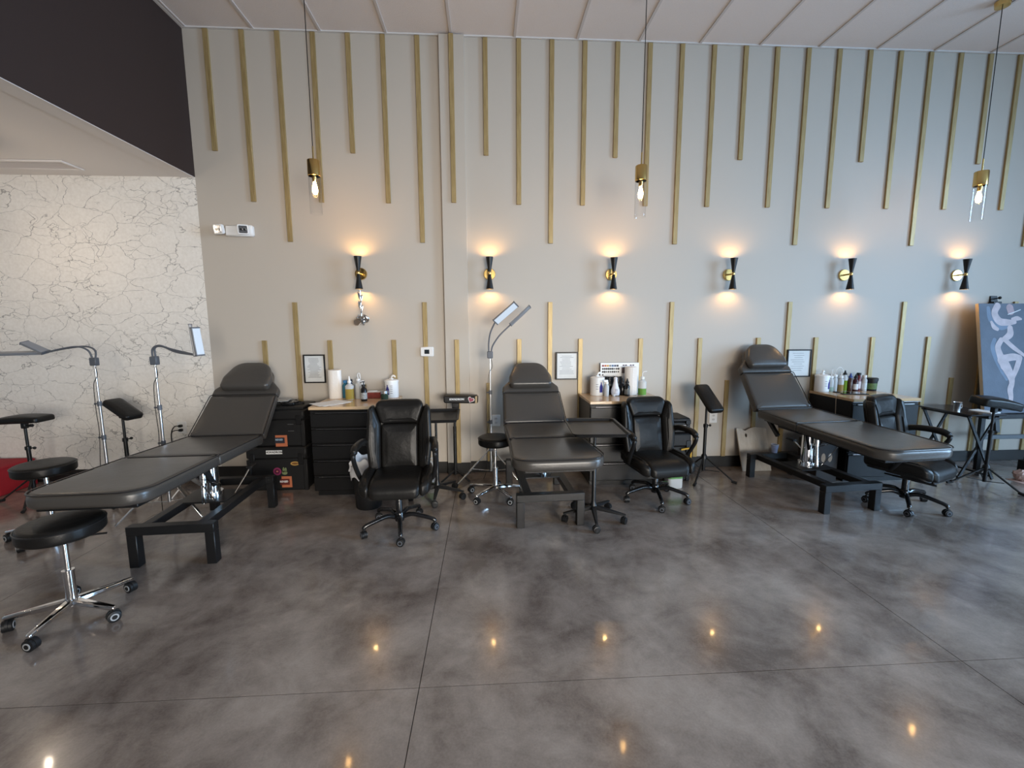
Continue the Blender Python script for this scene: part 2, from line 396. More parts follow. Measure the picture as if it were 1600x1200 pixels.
# main ceiling: backing, wall angle, tees, boards
ceil = struct(MB().box(XS, XR, YB, WY, CH+.03, CH+.2).build('ceiling', CEILP))
TX0 = -2.1405-.61*1; nx = 19; ny = 7
gr = MB()
for i in range(nx+1):
    x = TX0+.61*i
    if XS < x < XR: gr.box(x-.012, x+.012, YB, WY, CH, CH+.03)
for j in range(1, ny+1):
    y = WY-.012-1.22*j
    if y > YB: gr.box(XS, XR, y-.012, y+.012, CH, CH+.028)
gr.build('ceiling_grid', GRID, ceil)
ang = MB().box(XS, XR, WY-.024, WY, CH-.002, CH+.03).box(XS, XS+.024, YB, WY-.024, CH-.002, CH+.03)
ang.build('wall_angle', mat('angle_white', (0.66, 0.64, 0.62), 0.5), ceil)
tile_me = None
for i in range(-1, nx):
    for j in range(ny):
        x0 = max(TX0+.61*i+.010, XS); x1 = min(TX0+.61*(i+1)-.010, XR); y1 = WY-.012-1.22*j-.010; y0 = max(y1-1.20, YB)
        if x1-x0 < .03 or y1-y0 < .05: continue
        full = abs(x1-x0-.59) < 1e-3 and abs(y1-y0-1.2) < 1e-3
        if full and tile_me:
            o = bpy.data.objects.new('ceiling_tile', tile_me); C.objects.link(o); o.parent = ceil
        else:
            o = MB().box(0, x1-x0, 0, y1-y0, 0, .014).build('ceiling_tile', TILE, ceil, smooth=False)
            if full: tile_me = o.data
        o.location = (x0, y0, CH+.009)
# gold slats on the far wall
SX0 = -2.575; DS = .3238; slat_me = {}
def slat(x, z0, z1, y=WY):
    key = (round(z0, 3), round(z1, 3))
    if key in slat_me:
        o = bpy.data.objects.new('slat', slat_me[key]); C.objects.link(o); o.parent = wall
    else:
        o = MB().box(-.0225, .0225, -.020, 0, z0, z1, .0015).build('slat', SLAT, wall); slat_me[key] = o.data
    o.location = (x, y, 0)
for n in range(32):
    x = SX0+DS*n; k = n % 4; on_p = -.428 < x < -.186
    y = WY-.045 if on_p else WY
    slat(x, {0: 3.241, 1: 2.778, 2: 2.401, 3: 2.778}[k], CH-.004, y)
    if n >= 1: slat(x, .123, {0: .972, 1: 1.430, 2: 1.811, 3: 1.430}[k], y)
# shop windows out of frame: right wall and the wall behind the camera
def window_wall(name, along, lo, hi, pos, wins, z0, z1):
    mb = MB()
    def seg(a, b, za, zb):
        if along == 'y': mb.box(pos, pos+.18, a, b, za, zb)
        else: mb.box(a, b, pos-.18, pos, za, zb)
    cur = lo
    for a, b in wins:
        seg(cur, a, 0, CH+.2); seg(a, b, 0, z0); seg(a, b, z1, CH+.2); cur = b
    seg(cur, hi, 0, CH+.2)
    w = struct(mb.build(name, PAINT))
    for i, (a, b) in enumerate(wins):
        f = MB(); t = .05
        def fr(p, q, za, zb):
            if along == 'y': f.box(pos+.06, pos+.12, p, q, za, zb)
            else: f.box(p, q, pos-.12, pos-.06, za, zb)
        fr(a, a+t, z0, z1); fr(b-t, b, z0, z1); fr(a+t, b-t, z0, z0+t); fr(a+t, b-t, z1-t, z1); mid = (a+b)/2; fr(mid-t/2, mid+t/2, z0+t, z1-t)
        win = struct(f.build('window_%d' % (i+1 + (0 if along == 'y' else 4)), BLACKM))
        for pa, pb in ((a+t, mid-t/2), (mid+t/2, b-t)):
            g_ = MB()
            if along == 'y': g_.box(pos+.086, pos+.092, pa, pb, z0+t, z1-t)
            else: g_.box(pa, pb, pos-.092, pos-.086, z0+t, z1-t)
            g_.build('pane', GLASS, win)
    return w
window_wall('wall_right', 'y', YB, WY, XR, [(-2.2, -.35), (-.25, 1.6), (1.7, 3.4)], .35, 2.75)
window_wall('wall_behind', 'x', XL, XR, YB, [(.4, 2.05), (2.15, 3.8), (4.5, 6.5), (6.6, 8.7)], .35, 2.75)

# ================================================================ wall and ceiling fixtures
SC = [(-1.258, 'sconce nearest the papered wall, a silver rose hanging below it'), (0.036, 'sconce just right of the wall pilaster'), (1.299, 'sconce left of the middle pendant, over the second desk'),
      (2.556, 'sconce above the empty wall right of the middle pendant'), (3.832, 'sconce over the third desk, second from the easel'), (5.113, 'sconce nearest the painting on the easel')]
def sconce(x, z, lab):
    t = thing('wall_sconce', 'black hourglass '+lab, 'sconce', (x, WY, z), 0, 'hourglass wall sconces')
    MB().lathe([(.060, 0), (.060, .010), (.056, .016), (.0, .016)], 28).xf(Matrix.Rotation(pi/2, 4, 'X')).build('backplate', BRASS, t)
    MB().cyl((0, -.014, 0), (0, -.082, 0), .008).build('arm', BRASS, t)
    MB().lathe([(.013, -.016), (.016, -.012), (.016, .012), (.013, .016)], 20, (0, -.10, 0)).build('collar', BRASS, t)
    for s in (1, -1):
        P = [(.014, .014), (.037, .158), (.0355, .158), (.0345, .150), (.015, .035), (.0, .033)]
        if s < 0: P = [(r, -z_) for r, z_ in P]
        MB().lathe(P, 28, (0, -.10, 0), cap=False).build('shade', BLACKM, t)
        MB().sphere((0, -.10, s*.112), .012, 12, 8).build('bulb', LAMPIN, t)
        d = bpy.data.lights.new('sconce_light', 'POINT'); d.energy = SCONCE_W; d.color = (1.0, 0.56, 0.19); d.shadow_soft_size = .014
        o = bpy.data.objects.new('sconce_light', d); C.objects.link(o); o.location = (0, -.10, s*.139); o.parent = t
SCONCE_W = 4.0
for x, lab in SC: sconce(x, 2.093, lab)

def pendant(x, y, z, lab, CH=CH, BULB=BULB):
    # z = underside of the brass cap
    t = thing('pendant_lamp', lab, 'pendant lamp', (x, y, z), 0, 'glass pendant lamps')
    MB().cyl((0, 0, .125+.10), (0, 0, CH-z-.02), .0035, seg=8).build('cord', BLACKM, t)
    MB().lathe([(.0, CH-z-.045), (.05, CH-z-.04), (.055, CH-z), (0, CH-z)], 24).build('canopy', BRASS, t)
    MB().lathe([(.006, .12), (.006, .235), (.0, .24)], 12).build('stem', BRASS, t)
    MB().lathe([(.047, 0), (.051, .003), (.051, .122), (.048, .126), (.0, .126)], 32).lathe([(.047, 0), (.046, .06), (0, .06)], 32).build('cap', BRASS, t)
    MB().lathe([(.0490, .004), (.0490, -.30), (.0465, -.30), (.0465, .004)], 36, cap=False).build('glass_shade', GLASS, t)
    MB().lathe([(.019, .06), (.019, -.03), (.016, -.045), (0, -.045)], 18).build('socket', BRASS, t)
    MB().lathe([(.010, -.045), (.013, -.06), (.021, -.095), (.022, -.11), (.019, -.13), (.010, -.142), (0, -.145)], 18).build('bulb', BULB, t)
pendant(-1.412, 3.93, 2.80, 'brass and glass pendant on the left, hanging before the wall near the soffit')
pendant(1.345, 3.93, 2.80, 'brass and glass pendant in the middle of the three')
pendant(4.465, 3.93, 2.80, 'brass and glass pendant on the right, near the painting')

BULBW = mat('bulb_warm_bright', (1, 0.75, 0.45), 0.3, emit=(1.0, 0.80, 0.60), estr=225.0)
pendant(-3.98, 3.73, 2.42, 'brass and glass pendant under the low ceiling, close to the papered wall', LC, BULBW)
pendant(-5.9, 3.5, 2.42, 'brass and glass pendant under the low ceiling, far left near the side wall', LC, BULBW)  # out of view, added to brighten the wallpaper and low ceiling
pendant(-4.4, 0.9, 2.42, 'brass and glass pendant under the low ceiling, level with the viewer', LC, BULBW)  # also an unseen extra, added for general light in the low zone

t = thing('emergency_light', 'white twin-head emergency light high on the wall near the papered wall', 'emergency light', (-2.42, WY, 2.497))
MB().box(-.105, .155, -.055, 0, -.052, .052, .012).build('housing', WHITE, t)
for sx, x in ((-1, -.140), (1, .085)):
    Mh = Matrix.Translation((x, -.075, .006)) @ Matrix.Rotation(radians(14*sx), 4, 'Z') @ Matrix.Rotation(radians(12), 4, 'X')
    q = MB().pillow(rrect(-.048, .048, -.045, .045, .014, 4), [(.010, 0), (0, .02), (0, .045), (.006, .046)], 0, 1).xf(Mh @ Matrix.Rotation(pi/2, 4, 'X') @ Matrix.Translation((0, 0, -.02))).build('lamp_head', WHITE, t)
    MB().pillow(rrect(-.038, .038, -.035, .035, .010, 4), [(0, 0), (.002, .002)], 0, 1).xf(Mh @ Matrix.Rotation(pi/2, 4, 'X') @ Matrix.Translation((0, 0, .0255))).build('lens', mat('lamp_lens', (.40, .40, .41), .12, metal=.85), q)
    MB().cyl(Mh @ Vector((-.016, -.0285, 0)), Mh @ Vector((-.016, -.031, 0)), .011, .011, 12).cyl(Mh @ Vector((.016, -.0285, 0)), Mh @ Vector((.016, -.031, 0)), .011, .011, 12).build('reflector', mat('reflector_dark', (.12, .12, .12), .15, metal=.9), q)

t = thing('thermostat', 'white square thermostat with dark screen on the wall beside a tall slat', 'thermostat', (-.620, WY, 1.306))
MB().box(-.068, .068, -.028, 0, -.050, .050, .008).build('cover', WHITE, t)
MB().box(-.025, .025, -.030, -.027, -.022, .022).build('screen', mat('lcd', (.02, .025, .03), .15), t)

def frame(x0, x1, z0, z1, lab, lines):
    cx, cz = (x0+x1)/2, (z0+z1)/2; w, h = (x1-x0)/2, (z1-z0)/2; b = .013
    t = thing('picture_frame', lab, 'picture frame', (cx, WY-.021, cz), 0, 'framed certificates')
    f = MB().box(-w, w, -.018, 0, h-b, h, .002).box(-w, w, -.018, 0, -h, -h+b, .002).box(-w, -w+b, -.018, 0, -h+b, h-b, .002).box(w-b, w, -.018, 0, -h+b, h-b, .002)
    f.build('frame', BLACKM, t)
    MB().box(-w+b, w-b, -.008, -.001, -h+b, h-b).build('document', mat('certificate_paper', (.62, .63, .62), .35, var=.10, vscale=18), t)
    pr = MB(); rnd = random.Random(lines)
    for i in range(lines):
        zz = h*.72-i*h*1.4/lines; ll = w*rnd.uniform(.4, .72); pr.box(-ll, ll*rnd.uniform(.5, 1), -.0088, -.008, zz-.002, zz+.002)
    pr.build('printed_lines', mat('print_grey', (.25, .25, .26), .5), t)
frame(-1.872, -1.655, .994, 1.286, 'thin black frame with a certificate left of the first paper towel roll', 16)
frame(.724, .961, 1.000, 1.292, 'thin black frame with a certificate between two slats right of the middle bed', 13)
frame(3.251, 3.523, 1.002, 1.302, 'thin black frame with a certificate partly behind the right bed headrest', 9)

def outlet(x, z, lab, plugs=0):
    t = thing('wall_outlet', lab, 'outlet', (x, WY, z))
    MB().box(-.045, .045, -.007, 0, -.062, .062, .004).build('cover_plate', WHITE, t)
    for s in (-1, 1):
        q = MB().lathe([(.017, 0), (.017, .003), (0, .003)], 16).xf(Matrix.Translation((0, -.007, s*.022)) @ Matrix.Rotation(pi/2, 4, 'X')).build('socket', mat('socket_white', (.7, .7, .69), .4), t)
        MB().box(-.008, -.005, -.0108, -.0098, s*.022-.006, s*.022+.006).box(.005, .008, -.0108, -.0098, s*.022-.006, s*.022+.006).build('slot', TXTB, q)
outlet(.088, .565, 'white wall outlet behind the middle floor lamp')
outlet(2.476, .561, 'white wall outlet right of the tripod arm rest, near the plywood board')
outlet(-3.141, .544, 'white wall outlet with black plugs left of the first bed')
def cord(name, pts, r, M, lab):
    o = MB().tube(spline(pts, 8), r, 6).build(name, M); tag(o, lab, 'cord'); return o
t = thing('power_plug', 'two black power plugs and their cords in the outlet on the papered wall', 'plug', (-3.141, WY-.010, .544))
for s in (-1, 1):
    q = MB().box(-.016, .016, -.035, -.001, s*.022-.013, s*.022+.013, .005).build('plug_body', BLACKP, t)
    MB().tube(spline([(0, -.035, s*.022), (-.04, -.05, s*.02), (-.075, -.05, -.06), (-.08, -.04, -.25), (-.07, -.04, -.53)], 6), .005, 6).build('lead', BLACKP, q)

t = thing('metal_rose', 'silver metal rose hanging upside down below the first sconce', 'decoration', (-1.257, WY-.075, 1.93))
MB().tube([(0, 0, -.005), (.004, 0, -.12), (.002, 0, -.26)], [.004, .0035, .005], 8).build('stem', CHROME, t)
for i, (sx, zz) in enumerate(((-1, -.06), (1, -.09), (-1, -.15), (1, -.19))):
    MB().pillow([(cos(a)*.011, sin(a)*.045) for a in [k*pi/6 for k in range(12)]], [(0, 0), (.002, .003)], 0.002, 2).xf(Matrix.Translation((.010*sx, -.004, zz)) @ Matrix.Rotation(radians(12*sx), 4, 'Y') @ Matrix.Rotation(pi/2, 4, 'X')).build('leaf', CHROME, t)
rb = random.Random(3)
for k in range(14):
    a = k*2.4; rad = .010+.0026*k; s_ = .55+.06*k
    MB().pillow([(cos(g)*.026*s_*(1+.15*cos(3*g+k)), sin(g)*.034*s_) for g in [j*pi/6 for j in range(12)]], [(0, 0), (.002, .003)], .012, 2).xf(Matrix.Translation((cos(a)*rad, sin(a)*rad*.8, -.295-rb.uniform(-.02, .03))) @ Euler((rb.uniform(.8, 2.0), rb.uniform(-.5, .5), a)).to_matrix().to_4x4()).build('petal', mat('dark_silver', (.42, .41, .40), .25, metal=.9), t)

t = thing('ceiling_vent', 'flat ceiling air vent in the low ceiling over the papered wall', 'vent', (-4.05, 4.36, LC))
MB().box(-.40, .40, -.13, -.10, -.012, .001, .003).box(-.40, .40, .07, .10, -.012, .001, .003).box(-.40, -.37, -.10, .07, -.012, .001, .003).box(.37, .40, -.10, .07, -.012, .001, .003).build('vent_frame', CEILP, t)
for k in range(5):
    MB().box(-.37, .37, -.004, .004, -.004, .02).xf(Matrix.Translation((0, -.085+.034*k, -.004)) @ Matrix.Rotation(radians(35), 4, 'X')).build('louvre', GRID, t)

# ================================================================ desks
def cabinet(x0, x1, yf, zt, lab, nd=4):
    cx = (x0+x1)/2; w = (x1-x0)/2; d = WY-.024-yf
    t = thing('drawer_cabinet', lab, 'cabinet', (cx, yf, 0), 0, 'black drawer cabinets with wood tops')
    tt = .028
    MB().box(-w-.004, w+.004, -.008, d, zt-tt, zt, .003).build('worktop', COUNTER, t)
    MB().box(-w-.0045, w+.0045, -.0085, .002, zt-tt-.006, zt-tt-.0005, .001).build('edge_strip', STEEL if nd == 3 else BLACKM, t)
    MB().box(-w, w, .022, d-.002, .055, zt-tt-.001, .003).build('body', CABM, t)
    MB().box(-w+.02, w-.02, .06, d-.02, 0, .055).build('plinth', CABM, t)
    z0 = .065; H = (zt-tt-.008-z0)/nd
    for i in range(nd):
        za = z0+H*i; zb = za+H-.008
        q = MB().box(-w+.006, w-.006, .002, .024, za, zb-.022, .003).box(-w+.006, w-.006, .010, .024, zb-.022, zb, .002).build('drawer', CABM, t)
        MB().box(-w+.05, w-.05, .000, .010, zb-.020, zb-.008, .003).build('drawer_pull', mat('pull_steel', (.10, .10, .105), .22, metal=.8) if nd != 3 else STEEL, q)
    return t
CZ = .85
cabinet(-1.605, -.89, 4.00, CZ, 'black drawer cabinet with maple top behind the left office chair', 5)
cabinet(.978, 1.715, 4.09, CZ, 'black drawer cabinet with maple top behind the middle office chair', 4)
cabinet(3.54, 4.225, 4.02, CZ, 'black drawer cabinet with maple top beside the right bed', 3)

# ================================================================ treatment beds
def plane_m(o, d):
    Y = Vector(d).normalized(); X = Vector((1, 0, 0)); Z = X.cross(Y)
    M = Matrix((X, Y, Z)).transposed().to_4x4(); M.translation = Vector(o); return M
def bed(x, y, a, lab, hinge, seam, foot, ang, lb, lt, wb, wl, xo=0.0, fh=.255):
    # local: head towards +y. hinge, seam, foot = (y, z) of the top surface
    t = thing('treatment_bed', lab, 'bed', (x, y, 0), a, 'black treatment beds')
    h = .085
    def section(name, p, q, w0, w1, radii, crown=.006, M_=VINYL):
        o = (xo, p[0], p[1]); d = (0, q[0]-p[0], q[1]-p[1]); L = Vector(d).length
        out = dens(roundpoly([(-w0/2, .002), (w0/2, .002), (w1/2, L-.002), (-w1/2, L-.002)], radii, 7), .05)
        Mx = plane_m(o, d)
        s = MB().pillow(out, soft(h, .034, -h, 5, .028), crown, 5).xf(Mx).build(name, M_, t)
        pp = [Mx @ Vector((u*.994, v, -.0035)) for u, v in out]
        MB().tube(pp, .0040, 6, closed=True).build('piping', VINYLS, s)
        MB().box(-w1/2+.06, w1/2-.06, .06, L-.03, -h-.022, -h+.002, .003).xf(Mx).build('support_board', BLACKM, s)
        return s
    section('leg_cushion', foot, seam, wl, wb+.015, [.13, .13, .012, .012])
    section('seat_cushion', seam, hinge, wb+.015, wb, [.012]*4)
    A = radians(ang); bd = (cos(A), sin(A)); sh = (hinge[0]+bd[0]*lb, hinge[1]+bd[1]*lb)
    section('back_cushion', hinge, sh, wb, wb-.03, [.012, .012, .02, .02], .008)
    # head section: bell outline
    Mx = plane_m((xo, sh[0], sh[1]), (0, bd[0], bd[1])); L = lt-lb; w = (wb-.03)/2
    out = dens(roundpoly([(-w, .003), (w, .003), (w, L*.22), (w*.70, L*.50), (w*.62, L*.80), (w*.34, L), (-w*.34, L), (-w*.62, L*.80), (-w*.70, L*.50), (-w, L*.22)], [.01, .01, .05, .08, .08, .10, .10, .08, .08, .05], 5), .05)
    hs = MB().pillow(out, soft(.06, .018, -.07, 3, .012), .004, 4).xf(Mx).build('head_section', VINYL, t)
    out = dens(roundpoly([(-w*.74, L*.12), (w*.74, L*.12), (w*.76, L*.46), (w*.50, L*1.0), (-w*.50, L*1.0), (-w*.76, L*.46)], [.04, .04, .11, .13, .13, .11], 7), .05)
    hp = MB().pillow(out, soft(.075, .032, -.008, 4, .02), .012, 4).xf(Mx).build('head_pillow', VINYL, t)
    pp = [Mx @ Vector((u, v, .034)) for u, v in out]
    # lift mechanism
    sz = seam[1]-h-.02; cy = .02
    MB().box(-.10+xo, .10+xo, cy-.16, cy+.20, sz-.05, sz+.002, .004).build('mount_plate', BLACKM, t)
    MB().cyl((0, cy, fh), (0, cy, fh+.045), .075, .070, 24).cyl((0, cy, fh+.045), (0, cy, sz-.045), .052, .050, 24).build('hydraulic_column', CHROME, t)
    MB().cyl((.0, cy-.12, .27), (0, cy-.10, sz-.10), .016, .016, 12).cyl((.0, cy-.10, sz-.16), (0, cy-.10, sz-.045), .026, .026, 12).build('gas_strut', CHROME, t)
    MB().bar((-.09+xo, cy-.14, sz-.02), (-.03, cy-.05, sz-.20), .018, .035).bar((.09+xo, cy-.14, sz-.02), (.05, cy-.05, sz-.20), .018, .035).build('lift_arm', BLACKM, t)
    MB().tube([(.07, cy-.02, sz-.2), (.07, cy-.30, sz-.06), (.07, cy-.10, .275)], .005, 8).build('link_rod', CHROME, t)
    MB().bar((-.19+xo, hinge[0]-.02, hinge[1]-.10), (-.19+xo, hinge[0]-.16, hinge[1]-.23), .03, .035).build('back_lever', BLACKM, t)
    k = MB().tube([(.13, .06, .275), (.13, .26, .36), (.13, .34, .40)], .006, 8).build('foot_pedal', CHROME, t)
    MB().box(.105, .155, .32, .42, .395, .415, .005).build('pedal_pad', BLACKP, k)
    # base frame
    for s in (-1, 1):
        b = MB().box(-.268, .268, s*.46-.032, s*.46+.032, fh-.06, fh, .003).build('cross_beam', BLACKM, t)
        for q in (-1, 1):
            MB().box(q*.268-(.06 if q > 0 else 0), q*.268+(0 if q > 0 else .06), s*.46-.031, s*.46+.031, 0, fh-.059, .003).build('leg', BLACKM, t)
        MB().box(s*.175-.03, s*.175+.03, -.43, .43, fh-.055, fh-.001, .003).build('side_rail', BLACKM, t)
    MB().box(-.15, .15, -.10, .16, fh-.01, fh+.003, .002).build('base_plate', BLACKM, t)
    return t
bed(-2.105, 3.345, .05, 'black treatment bed beside the papered wall, foot towards the viewer', (.41, .663), (-.275, .688), (-1.035, .708), 40, .46, .82, .60, .62, -.075, .28)
bed(.462, 3.75, .045, 'black treatment bed in the middle with a tray stand over its side', (.17, .695), (-.36, .690), (-.955, .685), 43, .36, .69, .58, .655, -.02, .268)
bed(3.0, 3.85, .085, 'black treatment bed on the right with its head raised high', (.26, .752), (-.24, .728), (-1.05, .700), 52, .425, .74, .60, .62, -.06, .245)

# ================================================================ casters and star bases
def caster(par, x, y, r, a, rim=GREYW, M_=BLACKP):
    # twin wheel caster standing on the floor at x, y
    k = MB(); q0 = k.mark()
    for s in (-1, 1):
        z = s*.012
        k.lathe([(r*.55, z-.010), (r, z-.007), (r, z+.007), (r*.55, z+.010)], 18)
    R = Matrix.Translation((x, y, r)) @ Matrix.Rotation(a, 4, 'Z') @ Matrix.Rotation(pi/2, 4, 'X')
    k.xf(R, q0)
    c = k.build('caster', M_, par)
    d = MB().lathe([(r*.62, -.0235), (r*.62, .0235)], 16).xf(R); q_ = d.build('wheel_rim', rim, c)
    MB().lathe([(r*.40, -.0245), (r*.40, .0245)], 14).xf(R).build('wheel_hub', M_, c)
    e = MB().lathe([(r*1.08, -.006), (r*1.08, .006)], 18).xf(Matrix.Translation((x, y, r*1.12)) @ Matrix.Rotation(a, 4, 'Z') @ Matrix.Rotation(pi/2, 4, 'X'))
    e.cyl((x, y, r*1.9), (x, y, r*2.45), .008, .008, 10); e.build('hood', M_, c)
    return c
def star(par, n, R, rot, hubz, tipz, style, M_, wr=.026, rim=GREYW, cz=None):
    for i in range(n):
        g = rot+2*pi*i/n; dx, dy = cos(g), sin(g)
        if style == 'arch':
            pts = spline([(dx*.025, dy*.025, hubz), (dx*R*.35, dy*R*.35, hubz+.022), (dx*R*.7, dy*R*.7, hubz+.004), (dx*R*.95, dy*R*.95, tipz+.012), (dx*R, dy*R, tipz-.006)], 5)
            l = MB().tube(pts, [.019-.005*k/len(pts) for k in range(len(pts))], 10).build('base_leg', M_, par)
        elif style == 'flat':
            l = MB().box(.02, R+.015, -.016, .016, -.012, .012, .004)
            l.map(lambda v: (v.x, v.y*(1.35-.7*v.x/R), v.z*(1.5-.9*v.x/R)))
            l.xf(Matrix.Rotation(g, 4, 'Z') @ Matrix.Translation((0, 0, hubz)) @ Matrix.Rotation(math.atan2(hubz-tipz, R), 4, 'Y'))
            l = l.build('base_leg', M_, par)
        else:
            l = MB().box(.02, R+.014, -.017, .017, -.015, .015, .007)
            l.map(lambda v: (v.x, v.y*(1.15-.35*v.x/R), v.z*(1.3-.5*v.x/R)))
            l.xf(Matrix.Rotation(g, 4, 'Z') @ Matrix.Translation((0, 0, hubz)) @ Matrix.Rotation(math.atan2(hubz-tipz, R), 4, 'Y'))
            l = l.build('base_leg', M_, par)
        caster(par, dx*R, dy*R, wr, g+pi/2+random.uniform(-.9, .9), rim)

# ================================================================ office chairs
def chair(x, y, rz, rot, sz, lab, footrest=False, M_=LEATHER, srot=0.0, bh=.56):
    t = thing('office_chair', lab, 'chair', (x, y, 0), rz, 'black leather office chairs')
    base = BLACKG
    star(t, 5, .275, rot, .105, .078, 'arch', base, .028, GREYP)
    MB().lathe([(.034, .075), (.036, .09), (.034, .14), (.026, .15), (.026, .28), (.0245, .285)], 20).build('gas_lift_cover', base, t)
    MB().cyl((0, 0, .27), (0, 0, sz-.14), .014, .014, 14).build('gas_lift', CHROME, t)
    u = MB().box(-.09, .09, -.10, .12, sz-.16, sz-.115, .008).build('tilt_mechanism', BLACKP, t)
    MB().tube([(.08, .0, sz-.135), (.24, .02, sz-.14), (.27, .02, sz-.14)], .005, 8).build('tilt_lever', BLACKP, u)
    # seat: centre cushion with two side bolsters
    def seatmap(v):
        return (v.x, v.y, v.z - .045*max(0, (-v.y-.14)/.13)**2 + .012*(abs(v.x)/.25)**3)
    out = dens(rrect(-.185, .185, -.265, .23, .05, 6), .04)
    s = MB().pillow(out, soft(.095, .034, sz-.105, 5, .03), .014, 6).map(seatmap).build('seat', M_, t)
    for q in (-1, 1):
        o2 = dens(roundpoly([(q*.178, -.262), (q*.255, -.225), (q*.268, .06), (q*.245, .22), (q*.178, .23)], [.02, .06, .12, .04, .02], 6), .04)
        MB().pillow(o2, soft(.098, .034, sz-.105, 5, .03), .010, 4).map(seatmap).build('side_bolster', M_, s)
    o3 = dens(rrect(-.235, .235, -.23, .215, .07, 6), .05)
    MB().pillow(o3, [(0, sz-.12), (0, sz-.09)], 0, 1).map(seatmap).build('seat_pan', BLACKP, s)
    # back: local (x, h, t) with t towards the sitter
    def backmap(v):
        hh = v.y; tt = v.z
        yy = .20 + .16*hh + .05*(hh/.55)**2*.4 - tt - .055*min(1, abs(v.x)/.26)**2.2
        return (v.x, yy, sz-.03+hh)
    H = bh; W2 = .232
    b = MB().pillow(dens(rrect(-W2+.02, W2-.02, .03, H-.03, .09, 7), .045), [(.02, -.03), (0, -.01), (0, .02)], 0, 5).map(backmap).build('back_shell', M_, t)
    hp = H*.66
    # head panel: wide at the top
    MB().pillow(dens(roundpoly([(-.145, hp), (.145, hp), (.205, H), (-.205, H)], [.03, .03, .05, .05], 6), .035), soft(.075, .03, .0, 5, .02), .016, 5).map(backmap).build('head_panel', M_, b)
    MB().pillow(dens(roundpoly([(-.142, .0), (.142, .0), (.143, hp-.004), (-.143, hp-.004)], [.02, .02, .02, .02], 5), .035), soft(.070, .026, .0, 5, .02), .020, 6).map(backmap).build('lumbar_panel', M_, b)
    for q in (-1, 1):
        o2 = roundpoly([(q*.145, .0), (q*.232, .0), (q*.254, H*.40), (q*.244, H*.88), (q*.204, H*.955), (q*.147, hp)], [.02, .05, .2, .06, .02, .05], 6)
        MB().pillow(dens(o2, .035), soft(.085, .034, -.005, 5, .02), .012, 4).map(backmap).build('side_wing', M_, b)
    # arms: padded loop arms
    for q in (-1, 1):
        az = sz+.20
        ar = MB().tube(spline([(q*.215, .03, sz-.085), (q*.262, -.01, sz-.06), (q*.284, -.07, sz+.03), (q*.290, -.135, az-.07), (q*.288, -.14, az-.025), (q*.284, -.06, az), (q*.272, .08, az+.002), (q*.245, .205, az-.04)], 6), .017, 10).build('armrest', BLACKP, t)
        pad = spline([(q*.290, -.155, az-.030), (q*.288, -.10, az+.006), (q*.281, .0, az+.014), (q*.270, .10, az+.008), (q*.258, .15, az-.010)], 6)
        pm = MB().tube(pad, [.027 if 2 < i < len(pad)-2 else .018 for i in range(len(pad))], 14)
        pm.build('arm_pad', M_, ar)
    if footrest:
        fr = MB().box(-.16, .16, -.245, -.02, sz-.152, sz-.122, .006).build('footrest_board', BLACKP, t)
        for q in (-1, 1): MB().tube([(q*.13, .10, sz-.160), (q*.13, -.25, sz-.160)], .008, 8).build('footrest_rail', BLACKG, fr)
    return t
chair(-.690, 3.30, radians(4), radians(-82), .47, 'black leather office chair at the left desk, white bin bag behind it', bh=.54)
chair(1.50, 3.745, radians(8), radians(-107), .425, 'black leather office chair at the middle desk beside the instrument tray', bh=.51)
chair(3.60, 3.47, radians(22), radians(-78), .44, 'black leather office chair tucked behind the foot of the right bed', True, bh=.53)

# ================================================================ round stools
def stool(x, y, sz, R, sr, rot, lab, rz=0):
    t = thing('rolling_stool', lab, 'stool', (x, y, 0), rz, 'round rolling stools')
    out = [(sr*cos(2*pi*k/40), sr*sin(2*pi*k/40)) for k in range(40)]
    s = MB().pillow(out, soft(.078, .024, sz-.085, 5, .02), .007, 5).build('seat', LEATHER, t)
    MB().tube([(p[0]*1.001, p[1]*1.001, sz-.022) for p in out], .0035, 6, closed=True).build('piping', VINYLS, s)
    MB().lathe([(.09, sz-.10), (.09, sz-.083)], 24).build('seat_plate', BLACKM, s)
    MB().tube([(.04, 0, sz-.105), (.13, .05, sz-.11), (.17, .06, sz-.11)], .005, 8).build('height_lever', BLACKM, t)
    MB().cyl((0, 0, .25), (0, 0, sz-.085), .0135, .0135, 16).build('piston', CHROME, t)
    MB().lathe([(.030, .07), (.030, .095), (.0245, .10), (.0245, .262), (.027, .264), (.027, .272), (.014, .274)], 22).build('column', CHROME, t)
    star(t, 5, R, rot, .092, .076, 'chrome', CHROME, .030, GREYW)
    return t
stool(-2.262, 2.355, .555, .255, .178, radians(-12), 'black round stool with chrome star base in the left foreground')
stool(-3.30, 3.37, .575, .25, .178, radians(200), 'black round stool behind the foot of the left bed')
stool(.065, 3.93, .575, .25, .155, radians(-60), 'black round stool with chrome base left of the middle bed')

